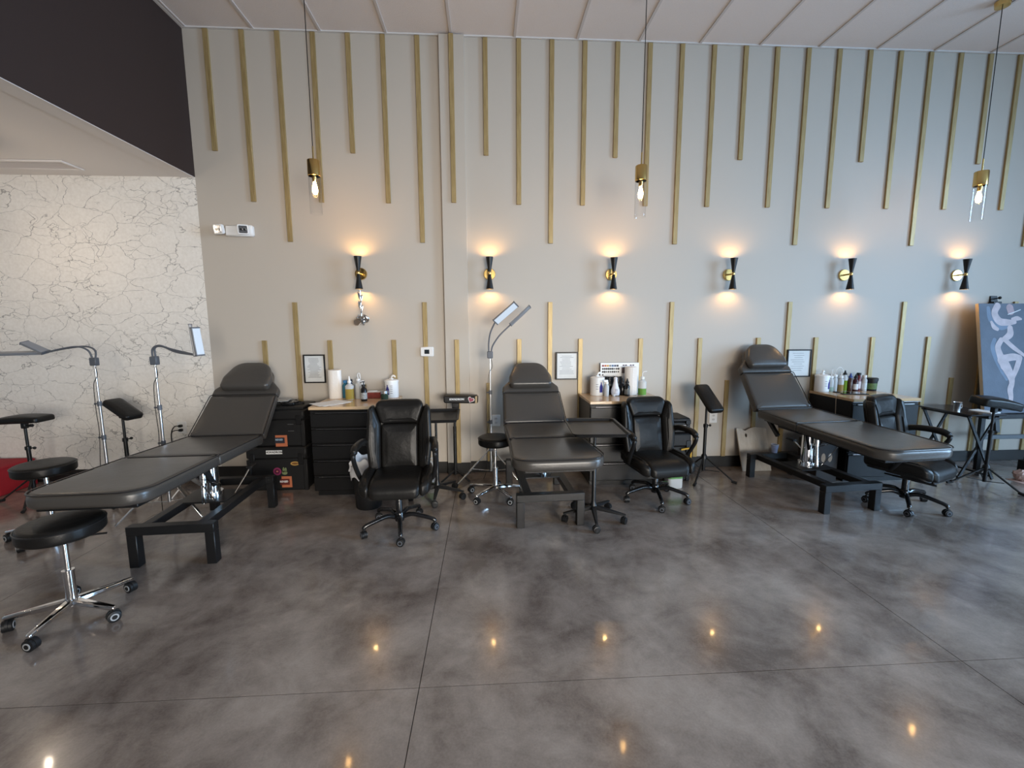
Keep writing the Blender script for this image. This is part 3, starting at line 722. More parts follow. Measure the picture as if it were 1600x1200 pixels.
# ================================================================ tray stands
def tray(x, y, rz, rot, z, lab, wx=.205, wy=.285):
    t = thing('tray_stand', lab, 'tray stand', (x, y, 0), rz, 'black rolling instrument trays')
    out = rrect(-wx, wx, -wy, wy, .035, 5)
    k = MB(); n = len(out)
    prof = [(.025, z-.030), (.006, z-.024), (.002, z-.008), (-.012, z-.004), (-.014, z), (-.010, z+.003), (.004, z), (.012, z-.018), (.030, z-.024)]
    k.pillow(out, prof, 0, 1).build('tray_pan', BLACKM, t)
    MB().bar((0, -wy*.7, z-.036), (0, wy*.7, z-.036), .03, .010).bar((-wx*.8, 0, z-.036), (wx*.8, 0, z-.036), .03, .010).build('tray_bracket', BLACKM, t)
    MB().cyl((0, 0, .42), (0, 0, z-.03), .011, .011, 14).build('inner_pole', STEEL if rz == 0 else BLACKM, t)
    MB().lathe([(.034, .085), (.034, .11), (.020, .14), (.017, .16), (.017, .44), (.014, .445)], 18).build('outer_pole', BLACKM, t)
    star(t, 5, .245, rot, .105, .075, 'flat', BLACKP, .028, BLACKM)
    return t
tray(.850, 3.385, radians(-3), radians(-95), .775, 'black instrument tray on a star base reaching over the middle bed')
tray(-.47, 3.95, radians(2), radians(-20), .775, 'black instrument tray behind the left office chair', .20, .26)

# ================================================================ arm rest stands
def padmesh(w, l, th=.05):
    out = dens(rrect(-w, w, -l, l, .035, 5), .05)
    return MB().pillow(out, soft(th, .02, 0, 4, .012), .010, 4).map(lambda v: (v.x, v.y, v.z - .35*v.x*v.x))
def arm_stand(x, y, rz, pz, tilt, roll, lab, legs=(90, 210, 330), w=.085, l=.19, R=.30, hubz=.18, th=.05):
    t = thing('arm_rest_stand', lab, 'arm rest', (x, y, 0), rz, 'tripod arm rests')
    M = Matrix.Translation((0, 0, pz)) @ Euler((tilt, roll, 0)).to_matrix().to_4x4() @ Matrix.Translation((0, 0, .012))
    p = padmesh(w, l, th).xf(M).build('pad', LEATHER, t)
    MB().box(-w*.7, w*.7, -l*.75, l*.75, -.012, .004, .003).xf(M).build('pad_board', BLACKM, p)
    MB().box(-.02, .02, -.022, .022, pz-.055, pz-.002, .006).build('tilt_bracket', BLACKM, t)
    k = MB().cyl((.0, 0, pz-.03), (.05, 0, pz-.03), .006, .006, 10).cyl((.045, 0, pz-.03), (.065, 0, pz-.03), .014, .014, 12).build('tilt_knob', BLACKP, t)
    MB().cyl((0, 0, pz*.55), (0, 0, pz-.03), .011, .011, 12).build('inner_pole', BLACKM, t)
    MB().cyl((0, 0, hubz-.10), (0, 0, pz*.68), .016, .016, 14).lathe([(.022, pz*.66), (.022, pz*.70), (.012, pz*.705)], 14).build('outer_pole', BLACKM, t)
    MB().cyl((.0, 0, pz*.68), (.05, 0, pz*.68), .005, .005, 8).sphere((.055, 0, pz*.68), .013, 10, 6).build('height_knob', BLACKP, t)
    MB().lathe([(.028, hubz+.02), (.028, hubz+.06), (.018, hubz+.075)], 14).build('tripod_collar', BLACKM, t)
    for g in legs:
        a = radians(g); dx, dy = cos(a), sin(a)
        q = MB().bar((dx*.02, dy*.02, hubz+.04), (dx*R, dy*R, .012), .018, .010).build('tripod_leg', BLACKM, t)
        MB().bar((dx*.015, dy*.015, hubz-.09), (dx*R*.52, dy*R*.52, hubz*.54), .012, .006).build('leg_brace', BLACKM, q)
        MB().cyl((dx*(R-.03), dy*(R-.03), .022), (dx*(R+.02), dy*(R+.02), .014), .014, .014, 10).build('rubber_foot', BLACKP, q)
    return t
arm_stand(2.215, 4.28, radians(14), .81, radians(42), 0, 'black arm rest on a tripod against the bare wall between the middle and right beds', (-55, 80, 215), w=.085, l=.175)
arm_stand(-3.33, 4.15, radians(75), .80, radians(30), 0, 'black arm rest behind the left bed, between the two lamps', (90, 210, 330), w=.085, l=.15)
arm_stand(-4.11, 4.08, 0, .735, radians(0), radians(-2), 'flat black arm rest at the left edge before the red box', (60, 180, 300), w=.19, l=.10)
arm_stand(4.86, 3.90, 0, .775, radians(8), radians(9), 'black arm rest standing before the folding table at the right', (-88, 50, 170), w=.205, l=.085, R=.31, hubz=.13, th=.075)
# the one behind the left chair wears a printed sleeve
t = thing('arm_rest_stand', 'black arm rest with heart sticker and white lettering over the left tray', 'arm rest', (-.335, 4.40, 0), 0, 'tripod arm rests')
M = Matrix.Translation((.075, 0, .815)) @ Matrix.Rotation(radians(1.5), 4, 'Y')
p = MB().box(-.175, .165, -.06, .06, -.01, .065, .012).xf(M).build('pad', BLACKP, t)
MB().box(.135, .158, -.0615, .0615, -.008, .0635, .003).xf(M).build('frayed_tape', mat('tan_tape', (.42, .33, .20), .7), p)
text('lettering', 'KWADRON', .026, TXTW, p, M @ Vector((-.045, -.0606, .030)), UPR, bold=.0012, sx=1.05)
hp = []
for k in range(24):
    g = 2*pi*k/24; hp.append((16*sin(g)**3, 13*cos(g)-5*cos(2*g)-2*cos(3*g)-cos(4*g)))
for nm, s, M_, dy in (('heart_outline', .0021, TXTW, -.0604), ('heart_sticker', .0017, mat('heart_pink', (.28, .05, .08), .4), -.0612)):
    mb = MB(); mb.add([(.095+a*s*cos(.4)+b*s*sin(.4), dy, .028-a*s*sin(.4)+b*s*cos(.4)) for a, b in hp]+[(.095+a*s*cos(.4)+b*s*sin(.4), dy+.0006, .028-a*s*sin(.4)+b*s*cos(.4)) for a, b in hp], [tuple(range(24)), tuple(range(47, 23, -1))]+[(i, (i+1) % 24, 24+(i+1) % 24, 24+i) for i in range(24)])
    mb.xf(M).build(nm, M_, p, smooth=False)
MB().box(-.022, .05, -.022, .022, .745, .806, .006).build('tilt_bracket', BLACKM, t)
MB().cyl((0, 0, .06), (0, 0, .56), .017, .017, 14).build('outer_pole', BLACKM, t)
MB().cyl((0, 0, .55), (0, 0, .75), .012, .012, 14).build('inner_pole', BLACKM, t)
for g in (100, 215, 330):
    a = radians(g); MB().bar((cos(a)*.015, sin(a)*.015, .10), (cos(a)*.17, sin(a)*.17, .010), .02, .012).build('tripod_leg', BLACKM, t)

# ================================================================ floor lamps
def lamp(x, y, cz, lab, heads, legs, R=.36, hub=.33):
    # heads: list of (goose neck points, head start, head end, roll normal)
    t = thing('floor_lamp', lab, 'floor lamp', (x, y, 0), 0, 'twin panel floor lamps')
    MB().cyl((0, 0, .10), (0, 0, .62), .013, .013, 14).build('lower_pole', STEEL, t)
    MB().cyl((0, 0, .60), (0, 0, .92), .0105, .0105, 14).build('middle_pole', STEEL, t)
    MB().cyl((0, 0, .90), (0, 0, cz-.02), .008, .008, 14).build('upper_pole', STEEL, t)
    for z in (.61, .91):
        c = MB().lathe([(.017, z-.02), (.017, z+.02)], 14).build('pole_clamp', GREYP, t)
        MB().cyl((0, 0, z), (-.035, -.01, z), .005, .009, 8).build('clamp_screw', GREYP, c)
    MB().box(-.028, .028, -.022, .022, cz-.035, cz+.035, .006).build('head_clamp', GREYP, t)
    MB().lathe([(.022, hub-.02), (.022, hub+.03), (.014, hub+.04)], 14).build('tripod_collar', GREYP, t)
    for g in legs:
        a = radians(g); dx, dy = cos(a), sin(a)
        q = MB().bar((dx*.02, dy*.02, hub), (dx*R, dy*R, .008), .021, .009).build('tripod_leg', mat('bright_steel', (.80, .81, .82), .22, metal=1.0), t)
        MB().bar((dx*.015, dy*.015, .105), (dx*R*.55, dy*R*.55, hub*.46), .016, .006).build('leg_brace', mat('bright_steel', (.8, .8, .8)), q)
    MB().tube(spline([(.012, -.012, cz-.04), (.020, -.012, cz-.12), (-.015, -.016, cz-.2), (-.024, -.014, cz-.42), (-.020, -.014, cz-.62), (-.04, -.02, cz-.9), (-.05, -.02, .12), (-.08, .02, .012)], 6), .0028, 6).build('power_lead', BLACKP, t)
    for pts, a, b, up_ in heads:
        g = MB().tube(spline(pts, 8), .0075, 8).build('goose_neck', GREYP, t)
        a = Vector(a); b = Vector(b); d = (b-a).normalized(); n = Vector(up_); n = (n-d*n.dot(d)).normalized(); s_ = d.cross(n)
        Mx = Matrix((s_, d, n)).transposed().to_4x4(); Mx.translation = a; L = (b-a).length
        hd = MB().box(-.036, .036, 0, L, -.011, .011, .004).xf(Mx).build('light_panel', mat('panel_grey', (.22, .23, .25), .35), t)
        MB().box(-.031, .031, .012, L-.012, .0105, .0125, .0005).xf(Mx).build('diffuser', LEDP, hd)
        for e in (0, L-.008): MB().box(-.037, .037, e, e+.008, -.0125, .0125, .002).xf(Mx).build('end_cap', GREYP, hd)
    return t
lamp(.030, 4.36, 1.285, 'chrome floor lamp with two raised light panels left of the middle bed',
     [([(-.012, 0, .03+1.285), (-.012, -.02, 1.40), (.005, -.04, 1.50), (.05, -.06, 1.60)], (.05, -.06, 1.60), (.255, -.11, 1.775), (.5, -1, -.35)),
      ([(.012, 0, .03+1.285), (.03, -.01, 1.38), (.10, -.02, 1.48), (.20, -.02, 1.575)], (.20, -.02, 1.575), (.395, -.02, 1.755), (-.72, .25, .65))], (205, 325, 80), .38)
lamp(-3.37, 3.98, 1.276, 'chrome floor lamp at the far left with two level light panels',
     [([(-.012, 0, 1.30), (-.03, -.01, 1.37), (-.10, -.02, 1.405), (-.22, -.03, 1.39), (-.34, -.04, 1.36)], (-.34, -.04, 1.36), (-.50, -.05, 1.445), (.3, .2, -1)),
      ([(.012, 0, 1.30), (.00, .02, 1.37), (-.08, .03, 1.405), (-.22, .0, 1.39), (-.36, -.03, 1.358)], (-.36, -.03, 1.358), (-.78, -.06, 1.350), (0, .2, -1))], (30, 150, 270), .33)
lamp(-2.70, 3.74, 1.297, 'chrome floor lamp with upright light panels between bed and papered wall',
     [([(-.012, 0, 1.32), (.0, -.01, 1.39), (.06, -.02, 1.42), (.16, -.03, 1.39), (.34, -.04, 1.345)], (.350, -.04, 1.33), (.330, -.04, 1.59), (-.9, -.5, 0)),
      ([(.012, 0, 1.32), (.02, -.01, 1.40), (.09, -.02, 1.41), (.20, -.03, 1.365), (.375, -.05, 1.34)], (.392, -.05, 1.335), (.370, -.05, 1.565), (1, -.35, 0))], (228, 340, 100), .36)

# ================================================================ things on the desks
def liquid(name, col, rough=.15): return mat(name, col, rough, trans=.35, ior=1.25)
def bottle(lab, x, y, z, r, hb, M_, neck=.014, cap=None, capM=WHITE, spout=None, liq=None, liqh=.5, label=None, name='bottle', cat='bottle', group=None, sq=False, shoulder=.02, caph=.03):
    t = thing(name, lab, cat, (x, y, z), 0, group)
    P = [(r*.96, 0), (r, .004), (r, hb), (neck*1.2, hb+shoulder), (neck, hb+shoulder+.004), (neck, hb+shoulder+.014), (0, hb+shoulder+.014)]
    MB().lathe(P, 20).build('body', M_, t)
    top = hb+shoulder+.012
    if liq: MB().lathe([(r*1.003, .003), (r*1.003, hb*liqh)], 20).build('liquid', liq, t)
    if label: MB().lathe([(r*1.01, hb*.18), (r*1.01, hb*.72)], 20, cap=False).build('label', label, t)
    if cap == 'twist': MB().lathe([(neck*1.35, top), (neck*1.35, top+.014), (neck*.9, top+.018), (.004, top+.018+caph), (0, top+.019+caph)], 16).build('cap', capM, t)
    elif cap == 'screw': MB().lathe([(neck*1.5, top-.006), (neck*1.5, top+.02), (0, top+.021)], 16).build('cap', capM, t)
    elif cap == 'pump':
        c = MB().lathe([(neck*1.4, top-.006), (neck*1.4, top+.012), (.005, top+.014), (.005, top+.035), (.011, top+.036), (.011, top+.044), (0, top+.045)], 14).build('cap', capM, t)
        MB().tube([(0, 0, top+.040), (-.03, -.012, top+.036)], .004, 8).build('pump_spout', capM, c)
    elif cap == 'wash':
        c = MB().lathe([(neck*1.5, top-.006), (neck*1.5, top+.016), (.006, top+.02), (0, top+.021)], 14).build('cap', capM, t)
        MB().tube(spline(spout, 6) if len(spout) > 2 else spout, .0035, 8).xf(Matrix.Translation((0, 0, top+.018))).build('wash_tube', capM, c)
    elif cap == 'trigger':
        c = MB().lathe([(neck*1.4, top-.006), (neck*1.4, top+.014), (0, top+.015)], 14).box(-.032, .014, -.009, .009, top+.012, top+.036, .004).build('cap', capM, t)
        MB().bar((-.018, 0, top+.014), (-.024, 0, top-.012), .008, .006).build('trigger', capM, c)
    return t
def towel(lab, x, y, z, h, r):
    t = thing('paper_towel_roll', lab, 'paper towel', (x, y, z), 0, 'paper towel rolls')
    MB().lathe([(.022, 0), (r, 0), (r*1.005, .004), (r*1.005, h-.004), (r, h), (.022, h), (.022, 0)], 32, cap=False).build('roll', mat('towel_paper', (.84, .80, .75), .85, bump=.2, bscale=70), t)
    MB().lathe([(.0215, .002), (.0215, h-.002), (.019, h-.002), (.019, .002), (.0215, .002)], 24, cap=False).build('core', mat('cardboard', (.40, .30, .20), .8), t)
    MB().box(-.002, .05, -r*1.02-.001, -r*1.005, .004, h-.004, .0005).build('loose_sheet', mat('towel_paper', (0, 0, 0)), t)
def tub(lab, x, y, z, r, h, rz):
    t = thing('wipes_tub', lab, 'wipes tub', (x, y, z), rz, 'tubs of wipes')
    MB().lathe([(r*.95, 0), (r, .004), (r, h*.86), (0, h*.86)], 28).build('tub', WHITE, t)
    l = MB().lathe([(r*1.04, h*.85), (r*1.05, h*.88), (r*1.03, h*.95), (r*.7, h), (0, h)], 28).build('lid', WHITE, t)
    MB().box(-.022, .022, -.016, .016, h-.002, h+.012, .006).build('flip_cap', WHITE, l)
    MB().tube(spline([(0, 0, h+.01), (.01, 0, h+.03), (.03, .005, h+.035), (.05, 0, h+.02)], 4), [.006, .007, .008, .009, .010, .011, .011, .011, .010, .009, .008, .006, .004], 6).build('wipe', PAPER, l)
    # curved printed label: blue bottle shape and text lines
    def wrap(v): return (sin(v.x/r)*(r+.0008+v.y), -cos(v.x/r)*(r+.0008+v.y), v.z)
    m_ = MB()
    for k in range(6): m_.box(-.018+.006*k, -.012+.006*k, 0, .0006, h*.18, h*(.52 if k in (0, 5) else .60))
    m_.box(-.006, .006, 0, .0006, h*.60, h*.72)
    m_.map(wrap).build('blue_print', mat('label_blue', (.03, .03, .22), .4), t)
    m_ = MB()
    for k in range(5): m_.box(.028, .052, 0, .0006, h*(.25+.1*k), h*(.28+.1*k))
    for k in range(3): m_.box(-.055, -.030, 0, .0006, h*(.35+.12*k), h*(.38+.12*k))
    m_.map(wrap).build('small_print', mat('print_grey', (.25, .25, .26), .5), t)
G1, G2, G3 = 'bottles on the left desk', 'bottles on the middle desk', 'bottles on the right desk'
towel('white paper towel roll on the left desk beside the framed certificate', -1.535, 4.51, CZ, .285, .064)
bottle('blue bottle with blue cap beside the left paper towel roll', -1.440, 4.53, CZ, .030, .125, liquid('blue_liquid', (.05, .22, .32)), cap='screw', capM=mat('blue_cap', (.02, .16, .36), .35), group=G1)
bottle('small dark blue bottle with black cap standing behind the yellow soap bottle', -1.398, 4.56, CZ, .024, .13, mat('navy_plastic', (.02, .04, .08), .3), cap='screw', capM=BLACKP, group=G1)
bottle('squeeze bottle half full of yellow soap on the left desk', -1.366, 4.42, CZ, .042, .135, PLASTC, cap='twist', capM=WHITE, liq=liquid('yellow_liquid', (.55, .42, .10)), liqh=.78, group=G1, caph=.045)
bottle('clear wash bottle with looped tube on the left desk', -1.290, 4.465, CZ, .036, .15, PLASTC, cap='wash', capM=WHITE, spout=[(0, 0, 0), (-.006, 0, .03), (.0, 0, .052), (.014, 0, .052), (.018, 0, .02), (.02, 0, .0)], group=G1)
bottle('clear spray bottle right of the looped wash bottle', -1.232, 4.40, CZ, .028, .12, PLASTC, cap='trigger', capM=WHITE, group=G1)
bottle('black pump bottle with pale label at the front of the left desk', -1.195, 4.30, CZ, .030, .115, mat('black_bottle', (.008, .008, .009), .2), cap='pump', capM=BLACKP, label=mat('label_mixed', (.35, .36, .35), .5, var=.9, vscale=90), group=G1)
t = thing('glove_box', 'red and white cardboard glove box on the left desk', 'box', (-1.155, 4.50, CZ))
MB().box(-.085, .080, -.055, .055, 0, .062, .003).build('carton', mat('red_carton', (.22, .035, .025), .45, var=.5, vscale=30), t)
MB().box(-.086, .081, -.056, .056, .060, .066, .002).build('lid_panel', mat('pale_carton', (.62, .58, .55), .5), t)
MB().box(-.05, .04, -.022, .022, .0655, .072, .003).build('glove_tuft', PAPER, t)
bottle('small round glass jar in front of the wipes tub on the left desk', -1.022, 4.40, CZ, .036, .045, liquid('dark_jar', (.06, .10, .07)), neck=.026, cap='screw', capM=STEEL, name='jar', cat='jar', shoulder=.006)
tub('white tub of wipes at the right end of the left desk', -.975, 4.52, CZ, .068, .185, -.45)
t = thing('paper_sheets', 'loose white paper sheets on the left front corner of the left desk', 'paper', (-1.47, 4.19, CZ))
for k, (dx, dy, a) in enumerate(((0, 0, .25), (.015, .012, .45), (-.02, -.01, .1))):
    MB().box(-.108, .108, -.14, .14, 0, .0012).map(lambda v: (v.x, v.y, v.z+.004*sin(v.x*25)*0)).xf(Matrix.Translation((dx, dy, .0012*k+.0002)) @ Matrix.Rotation(a-.9, 4, 'Z')).build('sheet', PAPER, t)

# middle desk
t = thing('colour_chart', 'white colour swatch board leaning on the wall behind the middle desk bottles', 'board', (1.405, 4.595, CZ))
MB().box(-.207, .207, -.008, 0, .0, .325, .001).build('board', WHITE, t)
cols = [(.25, .03, .04), (.5, .12, .03), (.55, .3, .05), (.2, .2, .2), (.05, .12, .25), (.03, .05, .12), (.02, .02, .03)]
for k in range(7): MB().box(-.192+.026*k, -.170+.026*k, -.0088, -.008, .285, .305).build('swatch', mat('swatch_%d' % k, cols[k], .5), t)
for k in range(5): MB().box(.03+.026*k, .05+.026*k, -.0088, -.008, .293, .305).build('swatch', mat('swatch_dark', (.06, .02, .03), .5) if k != 2 else WHITE, t)
rs = random.Random(5)
for r_ in range(3):
    for k in range(9 if r_ < 2 else 1):
        s = rs.uniform(.008, .012); x = -.182+.021*k; z = .262-.032*r_
        MB().pillow([(cos(g)*s, sin(g)*s) for g in [j*pi/4 for j in range(8)]], [(0, 0), (0, .0008)], 0, 0).xf(Matrix.Translation((x, -.008, z)) @ Matrix.Rotation(pi/2, 4, 'X')).build('swatch', mat('swatch_black', (.02, .018, .02), .5), t)
MB().box(.022, .075, -.0088, -.008, .215, .275).build('printed_photo', mat('photo_print', (.18, .13, .12), .4, var=.8, vscale=40), t)
tub('white tub of wipes at the left end of the middle desk', 1.140, 4.485, CZ, .072, .195, .35)
bottle('small clear spray bottle before the wipes tub on the middle desk', 1.215, 4.40, CZ, .026, .10, PLASTC, cap='trigger', capM=WHITE, group=G2)
for k, x in enumerate((1.275, 1.368)):
    t = thing('black_canister', ('left' if k == 0 else 'right')+' one of two black canisters before the colour chart', 'canister', (x, 4.53, CZ), 0, 'black canisters')
    MB().lathe([(.040, 0), (.042, .004), (.042, .135), (0, .135)], 22).build('can', BLACKP, t)
    MB().lathe([(.044, .134), (.044, .185), (.040, .19), (0, .19)], 22).build('lid', BLACKG, t)
    MB().lathe([(.0425, .09), (.0425, .115)], 22, cap=False).build('label', mat('label_dim', (.12, .12, .11), .5), t)
t = thing('teardrop_bottle', 'white teardrop shaped bottle in the middle of the middle desk', 'bottle', (1.315, 4.425, CZ), 0, G2)
MB().lathe([(.030, 0), (.040, .006), (.046, .035), (.044, .06), (.030, .10), (.020, .145), (.018, .17), (.021, .182), (.012, .192), (0, .194)], 24).build('body', mat('satin_white', (.72, .72, .76), .3), t)
MB().box(-.012, .016, -.0475, -.030, .05, .075, .003).build('label', mat('label_dim2', (.55, .55, .6), .4), t)
bottle('left one of the two small black bottles beside the middle paper towel roll', 1.394, 4.455, CZ, .028, .10, mat('black_bottle', (0, 0, 0)), cap='twist', capM=BLACKP, group=G2)
bottle('right one of the two small black bottles beside the middle paper towel roll', 1.430, 4.40, CZ, .028, .10, mat('black_bottle', (0, 0, 0)), cap='twist', capM=BLACKP, group=G2, label=mat('label_dim', (.12, .12, .11)))
towel('white paper towel roll on the middle desk before the colour chart', 1.495, 4.50, CZ, .29, .062)
bottle('wash bottle half full of green soap on the middle desk', 1.606, 4.455, CZ, .042, .14, PLASTC, cap='wash', capM=WHITE, spout=[(0, 0, 0), (0, 0, .03), (.012, 0, .05), (.045, 0, .055)], liq=liquid('green_liquid', (.22, .48, .10)), liqh=.5, group=G2)
t = thing('ink_cup', 'tiny white cup at the front of the middle desk', 'cup', (1.285, 4.38, CZ))
MB().lathe([(.014, 0), (.018, .022), (.0165, .022), (.0125, .003), (0, .003)], 16).build('cup', WHITE, t)
MB().lathe([(.0195, .020), (.0195, .0235), (.0165, .0235)], 16, cap=False).build('rim', WHITE, t)

# right desk
tub('white tub of wipes at the left end of the right desk', 3.612, 4.53, CZ, .068, .185, .55)
bottle('clear wash bottle with short straight tube beside the right wipes tub', 3.712, 4.53, CZ, .027, .12, PLASTC, cap='wash', capM=WHITE, spout=[(0, 0, 0), (.004, 0, .04), (.01, 0, .07)], liq=liquid('pale_green', (.45, .60, .50)), liqh=.4, group=G3)
bottle('clear wash bottle with bent tube arching to its right on the right desk', 3.768, 4.545, CZ, .026, .13, PLASTC, cap='wash', capM=WHITE, spout=[(0, 0, 0), (.004, 0, .04), (.03, 0, .075), (.065, 0, .07), (.085, 0, .03)], group=G3)
bottle('clear bottle half full of amber liquid on the right desk', 3.824, 4.53, CZ, .028, .12, PLASTC, cap='wash', capM=WHITE, spout=[(0, 0, 0), (0, 0, .03)], liq=liquid('amber_liquid', (.50, .33, .12)), liqh=.6, group=G3)
bottle('ink bottle half full of bright green ink with black twist cap', 3.879, 4.545, CZ, .026, .145, PLASTC, cap='twist', capM=BLACKP, liq=liquid('green_ink', (.22, .36, .03)), liqh=.8, group=G3)
bottle('dark brown ink bottle with blue twist cap on the right desk', 3.931, 4.53, CZ, .025, .115, mat('brown_ink', (.06, .025, .015), .25), cap='twist', capM=mat('blue_twist', (.02, .05, .22), .35), group=G3)
bottle('dark ink bottle with white label and black twist cap on the right desk', 3.984, 4.52, CZ, .026, .11, mat('maroon_ink', (.05, .015, .02), .25), cap='twist', capM=BLACKP, label=mat('white_label', (.7, .7, .7), .5, var=.3, vscale=80), group=G3)
bottle('dark red bottle with black screw cap on the right desk', 4.036, 4.545, CZ, .025, .145, mat('red_ink', (.14, .02, .025), .25), cap='screw', capM=BLACKP, group=G3, label=mat('pale_label', (.65, .55, .55), .5, var=.3, vscale=80))
bottle('clear bottle with white cap left of the black tub on the right desk', 4.090, 4.53, CZ, .027, .12, PLASTC, cap='screw', capM=WHITE, label=mat('label_silver', (.6, .64, .66), .4, var=.3, vscale=60), group=G3)
t = thing('label_tub', 'black tub with green label at the right of the right desk bottles', 'tub', (4.181, 4.54, CZ))
MB().lathe([(.048, 0), (.050, .004), (.056, .115), (0, .115)], 24).build('tub', BLACKP, t)
MB().lathe([(.060, .110), (.060, .138), (.055, .142), (0, .142)], 24).build('lid', BLACKP, t)
MB().lathe([(.0510, .02), (.0545, .085)], 24, cap=False).build('label', mat('green_label', (.10, .16, .05), .5, var=.7, vscale=50), t)
t = thing('tablet', 'black tablet lying on the right desk', 'tablet', (3.80, 4.36, CZ), -.15)
MB().box(-.125, .125, -.09, .09, 0, .009, .003).build('case', BLACKP, t)
MB().box(-.112, .112, -.078, .078, .0088, .0096).build('screen', mat('dark_screen', (.01, .012, .014), .06), t)
cord('charging_cable', [(3.67, 4.34, CZ+.005), (3.60, 4.30, CZ+.006), (3.545, 4.24, CZ+.010), (3.505, 4.19, CZ-.06), (3.50, 4.17, CZ-.30), (3.505, 4.18, .30)], .0035, mat('tan_cable', (.40, .33, .25), .5), 'tan charging cable hanging over the left edge of the right desk')

# ================================================================ cases, bins and things on the floor
def case(name, lab, x0, x1, y0, y1, z0, z1, group=None, cat='tool case'):
    cx, cy = (x0+x1)/2, (y0+y1)/2; w, d, h = (x1-x0)/2, (y1-y0)/2, z1-z0
    t = thing(name, lab, cat, (cx, cy, z0), 0, group)
    MB().box(-w+.012, w-.012, -d+.012, d-.012, 0, h*.74, .012).build('body', BLACKP, t)
    MB().box(-w, w, -d, d, h*.73, h, .014).build('lid', BLACKP, t)
    for q in (-1, 1):
        MB().box(q*w*.80-.025, q*w*.80+.025, -d-.006, -d+.014, h*.60, h*.86, .004).build('latch', BLACKM, t)
        MB().box(q*(w-.02)-.02, q*(w-.02)+.02, -d+.002, -d+.03, .0, h*.72, .006).build('corner_rib', BLACKP, t)
    return t, w, d, h
t, w, d, h = case('tool_case', 'lower black tool case covered in stickers left of the left desk', -2.30, -1.735, 4.20, 4.58, 0, .43, 'stacked tool cases')
def sticker(par, nm, x, z, sx, sz, M_, y, rnd=False, dy=0):
    mb = MB()
    if rnd: mb.pillow([(cos(g)*sx, sin(g)*sz) for g in [j*pi/10 for j in range(20)]], [(0, 0), (0, .0008)], 0, 0).xf(Matrix.Translation((x, y+.0006-dy, z)) @ Matrix.Rotation(pi/2, 4, 'X'))
    else: mb.box(x-sx, x+sx, y-.0008-dy, y-dy, z-sz, z+sz)
    return mb.build(nm, M_, par, smooth=False)
fy = -d-.0004
s = sticker(t, 'sticker', -.015, h*.89, .075, .018, TXTW, fy)
text('sticker_print', '\u2022KWADRON', .028, TXTB, s, (-.015, fy-.0012, h*.89), UPR, bold=.001, sx=.95)
fb = -d+.0116
s = sticker(t, 'sticker', .078, .085, .048, .055, ORANGE, fb)
q = sticker(s, 'sticker_panel', .060, .085, .045, .030, mat('dark_red', (.10, .015, .012), .5), fb, dy=.0009)
text('sticker_print', 'RIDGID', .026, TXTW, q, (.052, fb-.0025, .088), UPR, bold=.0008, sx=.9)
s = sticker(t, 'sticker', -.005, .19, .038, .038, mat('magenta_sticker', (.25, .03, .10), .5), fb, True)
sticker(s, 'sticker_ring', -.005, .19, .024, .024, mat('dark_magenta', (.10, .01, .04), .5), fb, True, .0009)
sticker(s, 'sticker_dot', -.005, .19, .010, .008, mat('peach', (.45, .15, .12), .5), fb, True, .0018)
for dx, dz, sx, sz in ((.063, .175, .026, .020), (.055, .205, .010, .026), (.075, .205, .009, .022)):
    sticker(t, 'sticker', dx, dz, sx, sz, mat('green_sticker', (.14, .17, .08), .5), fb, True)
s = sticker(t, 'sticker', .165, .265, .042, .020, mat('gold_sticker', (.40, .24, .07), .4), fb, True)
sticker(s, 'sticker_ring', .165, .265, .030, .011, mat('brown_print', (.16, .07, .02), .5), fb, True, .0009)
t, w, d, h = case('tool_case', 'upper black tool case stacked left of the left desk', -2.27, -1.745, 4.22, 4.57, .43, .785, 'stacked tool cases')
fb = -d+.0116
s = sticker(t, 'sticker', .035, .055, .055, .055, ORANGE, fb)
q = sticker(s, 'sticker_panel', .02, .060, .046, .028, mat('navy_print', (.02, .02, .03), .5), fb, dy=.0009)
text('sticker_print', 'RIDGID', .024, mat('pale_blue_print', (.35, .48, .60), .5), q, (.015, fb-.0025, .066), UPR, bold=.0006, sx=.85)
for zz in (.15, .215): sticker(t, 'metal_strip', .13, zz, .028, .003, STEEL, fb)
t = thing('tool_tray', 'black tool tray with cables and papers on top of the stacked cases', 'tool tray', (-2.00, 4.39, .785))
MB().box(-.25, .25, -.16, .16, 0, .03, .008).build('tray', BLACKP, t)
rs = random.Random(11)
for k in range(5):
    a = rs.uniform(0, 6.28); r_ = rs.uniform(.035, .06); cx_, cy_ = rs.uniform(-.14, .17), rs.uniform(-.08, .07)
    MB().tube([(cx_+cos(g)*r_, cy_+sin(g)*r_*.8, .042+.006*sin(3*g+a)+.004*k) for g in [j*pi/9 for j in range(18)]], .007, 6, closed=True).build('cable_coil', BLACKP, t)
MB().box(.02, .14, -.10, .02, .03, .062, .006).build('power_unit', BLACKG, t)
MB().box(-.11, .06, -.09, .08, .069, .072).xf(Matrix.Rotation(.2, 4, 'Z')).build('paper_sheet', mat('grey_paper', (.42, .42, .40), .6), t)

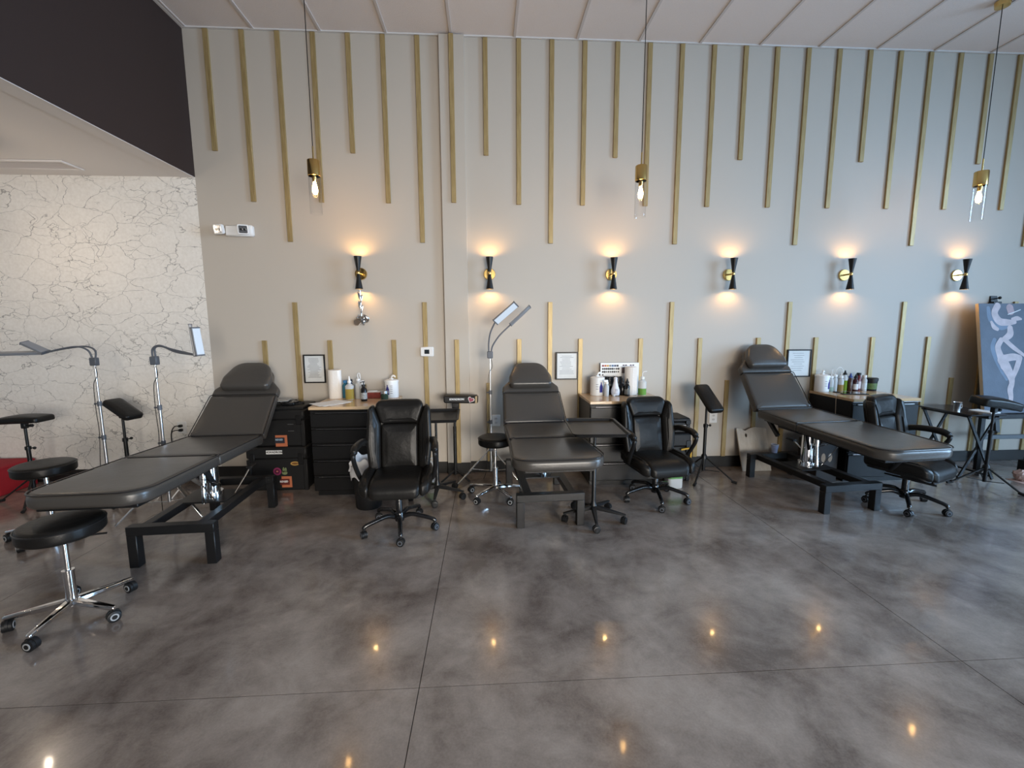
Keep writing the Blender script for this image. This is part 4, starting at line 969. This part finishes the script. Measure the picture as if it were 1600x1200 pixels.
t = thing('waste_bin', 'black waste bin with a white bag left of the left office chair', 'bin', (-1.05, 3.78, 0))
MB().lathe([(.105, 0), (.108, .005), (.132, .37), (.137, .375), (.137, .385), (.128, .385), (.103, .012), (0, .012)], 28).build('bin', BLACKP, t)
rs = random.Random(2)
bagp = []
k = MB(); n = 40
rings = [(.1385, .27), (.143, .33), (.148, .385), (.139, .425), (.115, .40), (.108, .33)]
for i, (r_, z_) in enumerate(rings):
    for j in range(n):
        g = 2*pi*j/n; wv = 1+.06*sin(7*g+i)+.05*sin(13*g+2*i); lift = (.035*sin(3*g+.5)+.02*sin(8*g)) if i in (2, 3) else (.03*sin(5*g) if i == 0 else 0)
        k.v.append(Vector((cos(g)*max(r_*wv, .1385 if i < 3 else 0), sin(g)*max(r_*wv, .1385 if i < 3 else 0), z_+lift)))
for i in range(len(rings)-1):
    for j in range(n): k.f.append((i*n+j, i*n+(j+1) % n, (i+1)*n+(j+1) % n, (i+1)*n+j))
k.build('bin_bag', mat('white_bag', (.78, .78, .79), .4), t)

def jug(lab, x, y, rz):
    t = thing('liquid_jug', lab, 'jug', (x, y, 0), rz, 'clear jugs with green labels')
    out = rrect(-.075, .075, -.06, .06, .03, 5)
    MB().pillow(out, [(.006, 0), (0, .008), (0, .17), (.02, .205), (.05, .225)], 0, 1).build('body', PLASTC, t)
    MB().pillow(out, [(-.0008, .10), (-.0008, .165)], 0, 1).build('label', mat('green_jug_label', (.10, .26, .08), .5, var=.5, vscale=40), t)
    MB().lathe([(.022, .22), (.022, .25), (0, .252)], 16).build('cap', mat('green_cap', (.05, .30, .06), .4), t)
    MB().tube(spline([(.02, 0, .225), (.05, 0, .25), (.075, 0, .23), (.072, 0, .17)], 5), .008, 8).build('handle', PLASTC, t)
jug('clear jug with a green label under the middle office chair', 1.80, 4.05, .1)
jug('clear jug with a green label behind the left office chair', -.62, 4.36, -.1)

t, w, d, h = case('equipment_case', 'lower black case with a yellow strap right of the middle desk', 1.775, 2.035, 4.20, 4.54, 0, .49, 'cases beside the middle desk')
MB().tube(spline([(w*.2, -d-.01, .33), (w*.75, -d-.025, .345), (w*.95, -d-.015, .32), (w*.93, -d-.012, .22), (w*.8, -d-.012, .12)], 6), .009, 8).build('strap', STRAPY, t)
t, w, d, h = case('equipment_case', 'upper black case with a pale name plate right of the middle desk', 1.785, 2.03, 4.22, 4.53, .49, .645, 'cases beside the middle desk')
s = sticker(t, 'name_plate', .055, h*.42, .045, .018, mat('plate_grey', (.45, .45, .45), .4), -d+.0116)
sticker(s, 'plate_print', .055, h*.42, .038, .008, mat('plate_print', (.10, .10, .10), .5, var=.9, vscale=120), -d+.0116, dy=.0009)

# leaning plywood board with a grip hole
t = thing('plywood_board', 'pale plywood board with a hole leaning on the wall behind the right bed', 'board', (2.90, 4.455, 0))
outer = dens(roundpoly([(-.155, .0), (.165, .0), (.16, .46), (.03, .475), (-.035, .455), (-.085, .43), (-.125, .462), (-.175, .462)], [.004, .004, .02, .02, .03, .03, .02, .004], 3), .04)
# hole ring matched to the outline by angle
hc = Vector((-.075, .385)); hr = (.013, .021); nO = len(outer); th = .016
hole = []
for p in outer:
    g = math.atan2(p[1]-hc.y, p[0]-hc.x); hole.append((hc.x+cos(g)*hr[0], hc.y+sin(g)*hr[1]))
mb = MB()
for yy in (0, th):
    mb.v += [Vector((p[0], yy, p[1])) for p in outer]; mb.v += [Vector((p[0], yy, p[1])) for p in hole]
for i in range(nO):
    j = (i+1) % nO
    mb.f += [(i, j, nO+j, nO+i), (2*nO+i, 3*nO+i, 3*nO+j, 2*nO+j), (i, 2*nO+i, 2*nO+j, j), (nO+i, nO+j, 3*nO+j, 3*nO+i)]
mb.xf(Matrix.Rotation(radians(-17), 4, 'X'))
mb.build('panel', PLY, t, angle=30)
MB().box(-.15, .16, .0162, .022, .015, .045).xf(Matrix.Rotation(radians(-17), 4, 'X')).build('rear_batten', PLY, t)
t = thing('paper_cup', 'small pale blue paper cup on the rear beam of the right bed frame', 'cup', (2.985, 4.312, .2455))
MB().lathe([(.026, 0), (.036, .085), (.034, .085), (.0245, .004), (0, .004)], 22).build('cup', mat('cup_blue', (.30, .34, .50), .5, var=.5, vscale=30), t)
MB().tube([(cos(g)*.0355, sin(g)*.0355, .085) for g in [j*pi/10 for j in range(20)]], .002, 6, closed=True).build('rim', WHITE, t)
t = thing('dark_carton', 'dark carton with pale patches between right bed and right desk', 'box', (3.38, 4.22, 0))
MB().box(-.11, .11, -.14, .14, 0, .40, .006).build('carton', mat('dark_brown_card', (.022, .016, .013), .6), t)
for k in (0, 1): sticker(t, 'patch', -.045+.07*k, .25, .022, .045, mat('tan_patch', (.30, .22, .15), .6, var=.5, vscale=40), -.1402, True)
t = thing('red_hassock', 'red fabric box on the floor at the left edge', 'box', (-4.86, 4.40, 0))
MB().pillow(rrect(-.30, .30, -.19, .19, .03, 5), soft(.27, .02, 0, 4, .01), .006, 3).build('box_body', RED, t)
MB().tube([(p[0]*1.002, p[1]*1.002, .255) for p in dens(rrect(-.30, .30, -.19, .19, .03, 5), .06)], .005, 6, closed=True).build('seam', RED, t)

# ================================================================ easel, painting, folding table and clutter at the right
t = thing('folding_table', 'black folding tray table with crossed legs before the easel', 'table', (4.925, 4.265, 0))
MB().box(-.19, .19, -.28, .28, .665, .683, .004).build('table_top', mat('table_laminate', (.035, .035, .038), .18), t)
for y_ in (-.225, .225):
    for s in (-1, 1): MB().bar((s*.165, y_+s*.011, .660), (-s*.175, y_+s*.011, .006), .016, .028, .002).build('leg', BLACKM, t)
for s in (-1, 1): MB().bar((s*.172, -.22, .03), (s*.172, .22, .03), .018, .018).bar((s*.15, -.25, .652), (s*.15, .25, .652), .02, .02).build('rail', BLACKM, t)
t = thing('steel_cup', 'small steel cup on the folding tray table', 'cup', (4.845, 4.22, .683))
MB().lathe([(.028, 0), (.030, .07), (.038, .085), (.036, .085), (.028, .07), (.026, .004), (0, .004)], 20).build('cup', STEEL, t)
MB().tube([(.03, 0, .06), (.055, 0, .06), (.055, 0, .025), (.03, 0, .02)], .004, 6).build('handle', STEEL, t)
t = thing('paper_pad', 'white paper pad lying on the right of the folding tray table', 'paper', (5.03, 4.12, .683), .2)
MB().box(-.07, .07, -.09, .09, 0, .008, .001).build('pad', PAPER, t)
MB().box(-.07, .07, .078, .092, .0078, .0105, .001).build('binding', mat('grey_paper', (0, 0, 0)), t)

EX, EY, TL = 5.575, 4.31, radians(-9.5)
RT = Matrix.Rotation(TL, 4, 'X')
t = thing('easel', 'black wooden studio easel holding the figure painting at the right edge', 'easel', (EX, EY, 0))
MB().bar(RT @ Vector((0, .045, .40)), RT @ Vector((0, .045, 1.90)), .05, .03).build('mast', BLACKM, t)
k = MB().box(-.05, .05, -.035, .045, 1.805, 1.83, .004).box(-.04, .045, .0, .045, 1.83, 1.90, .004).xf(RT).build('top_clamp', BLACKM, t)
MB().tube([RT @ Vector((.0, .0, 1.865)), RT @ Vector((.0, -.05, 1.865))], .006, 8).sphere(RT @ Vector((0, -.055, 1.865)), .016, 12, 8).build('clamp_knob', BLACKM, k)
MB().box(-.34, .34, -.07, .05, .575, .625, .004).build('ledge', BLACKM, t)
for s in (-1, 1):
    MB().bar((s*.29, .02, 0.0), (s*.29, .03, .60), .05, .035).build('front_leg', BLACKM, t)
    MB().bar((s*.29, .06, .585), (s*.12, .27, 1.5), .03, .025).build('side_rail', BLACKM, t)
MB().box(-.27, .27, .0, .03, .34, .385, .003).build('cross_bar', mat('grey_bar', (.10, .11, .12), .4), t)
MB().bar((0, .25, 1.30), (.0, .27, .02), .04, .03).build('rear_leg', BLACKM, t)
t = thing('figure_painting', 'blue grey canvas painting of a pale stylised dancing figure on the easel', 'painting', (EX, EY, .626), 0)
HW = .335; HH = 1.17
MB().box(-HW, HW, -.022, .012, .0, HH, .002).xf(RT).build('canvas', mat('canvas_edge', (.48, .38, .26), .7), t)
MB().box(-HW+.001, HW-.001, -.0235, -.0222, .001, HH-.001).xf(RT).build('painted_face', mat('painted_blue_grey', (.085, .105, .145), .55, var=.45, vscale=5, bump=.2, bscale=90), t)
FIG = mat('painted_flesh', (.52, .44, .46), .6, var=.35, vscale=14); FSH = mat('painted_shade', (.16, .21, .29), .6, var=.3, vscale=10)
def uv(cx, cy): return (-HW+(cx-378)/7.06/136.0, HH-(cy-150)/7.06/149.0+.0)
def brush(nm, pts, rad, M_, dep):
    P = []
    pts = [Vector((*uv(a, b), r_/7.06/142.0)) for (a, b), r_ in zip(pts, rad)]
    sp = spline(pts, 6)
    mb = MB().tube([(p.x, 0, p.y) for p in sp], [p.z for p in sp], 10)
    for e in (sp[0], sp[-1]): mb.sphere((e.x, 0, e.y), e.z, 12, 6)
    mb.map(lambda v: (v.x, -.0236-dep+v.y*.02, v.z)).xf(RT).build(nm, M_, t)
brush('painted_shadow', [(530, 560), (505, 640), (530, 760), (590, 900), (640, 1000)], [22, 26, 26, 26, 20], FSH, 0)
brush('painted_shadow', [(480, 200), (500, 330), (600, 420), (700, 400)], [20, 30, 30, 20], FSH, 0)
brush('painted_arm', [(580, 180), (545, 260), (590, 350), (680, 365), (760, 362)], [38, 38, 42, 36, 22], FIG, .0010)
brush('painted_elbow', [(505, 360), (530, 415), (565, 440)], [14, 26, 20], FIG, .0012)
brush('painted_head', [(715, 200), (725, 240)], [42, 40], mat('painted_face_tone', (.40, .29, .31), .6, var=.3, vscale=20), .0010)
brush('painted_hand', [(740, 330), (790, 320), (830, 328)], [20, 26, 12], FIG, .0014)
brush('painted_flute', [(690, 275), (760, 250), (830, 222)], [4, 5, 4], mat('painted_white', (.7, .7, .72), .5), .0020)
brush('painted_shoulder', [(705, 430), (700, 500), (640, 550)], [32, 40, 30], FIG, .0012)
brush('painted_torso', [(600, 565), (560, 640), (575, 720), (600, 790), (625, 850)], [30, 34, 38, 48, 55], FIG, .0012)
brush('painted_limb', [(640, 560), (720, 640), (800, 705), (850, 745)], [26, 26, 20, 15], FIG, .0016)
brush('painted_leg', [(600, 790), (645, 880), (685, 980), (690, 1050), (668, 1120), (672, 1210), (660, 1300)], [56, 55, 42, 32, 34, 28, 18], FIG, .0014)
brush('painted_leg', [(630, 770), (720, 755), (790, 765)], [42, 40, 32], FIG, .0018)
brush('painted_leg', [(790, 770), (755, 870), (705, 985)], [32, 32, 24], FIG, .0020)

t = thing('storage_crate', 'black crate heaped with odds and ends on the floor below the easel', 'crate', (5.66, 4.02, 0))
MB().box(-.16, .16, -.12, .12, 0, .012).box(-.16, .16, -.12, -.11, .012, .17, .002).box(-.16, .16, .11, .12, .012, .17, .002).box(-.16, -.15, -.11, .11, .012, .17, .002).box(.15, .16, -.11, .11, .012, .17, .002).build('crate', BLACKP, t)
rs = random.Random(21)
for k in range(9):
    M_ = [mat('scrap_brown', (.16, .07, .035), .6), mat('scrap_pale', (.55, .48, .42), .6), BLACKP, mat('scrap_red', (.28, .10, .07), .6)][k % 4]
    MB().box(-.05, .05, -.02, .02, -.01, .01, .003).xf(Matrix.Translation((rs.uniform(-.09, .09), rs.uniform(-.06, .06), .13+.009*k)) @ Euler((rs.uniform(-.25, .25), rs.uniform(-.25, .25), rs.uniform(0, 3))).to_matrix().to_4x4()).build('scrap', M_, t)
t = thing('crumpled_paper', 'crumpled pinkish paper on the floor left of the crate', 'paper', (5.36, 3.98, 0))
k = MB().sphere((0, 0, .055), .07, 18, 10, .75)
rs = random.Random(8)
k.map(lambda v: v*1.0 + Vector((rs.uniform(-.012, .012), rs.uniform(-.012, .012), max(-v.z, rs.uniform(-.010, .010)))))
k.build('paper_ball', mat('pink_paper', (.55, .36, .30), .7), t, angle=15)
MB().box(-.10, .12, -.10, .06, 0, .002).build('flat_sheet', mat('pink_paper', (0, 0, 0)), t)
t = thing('floor_tray', 'flat black tray on the floor in front of the crate', 'tray', (5.52, 3.80, 0), -.2)
MB().box(-.15, .15, -.05, .05, 0, .025, .004).build('tray', BLACKM, t)
MB().box(-.152, .152, -.052, .052, .022, .030, .003).build('rim', BLACKM, t)
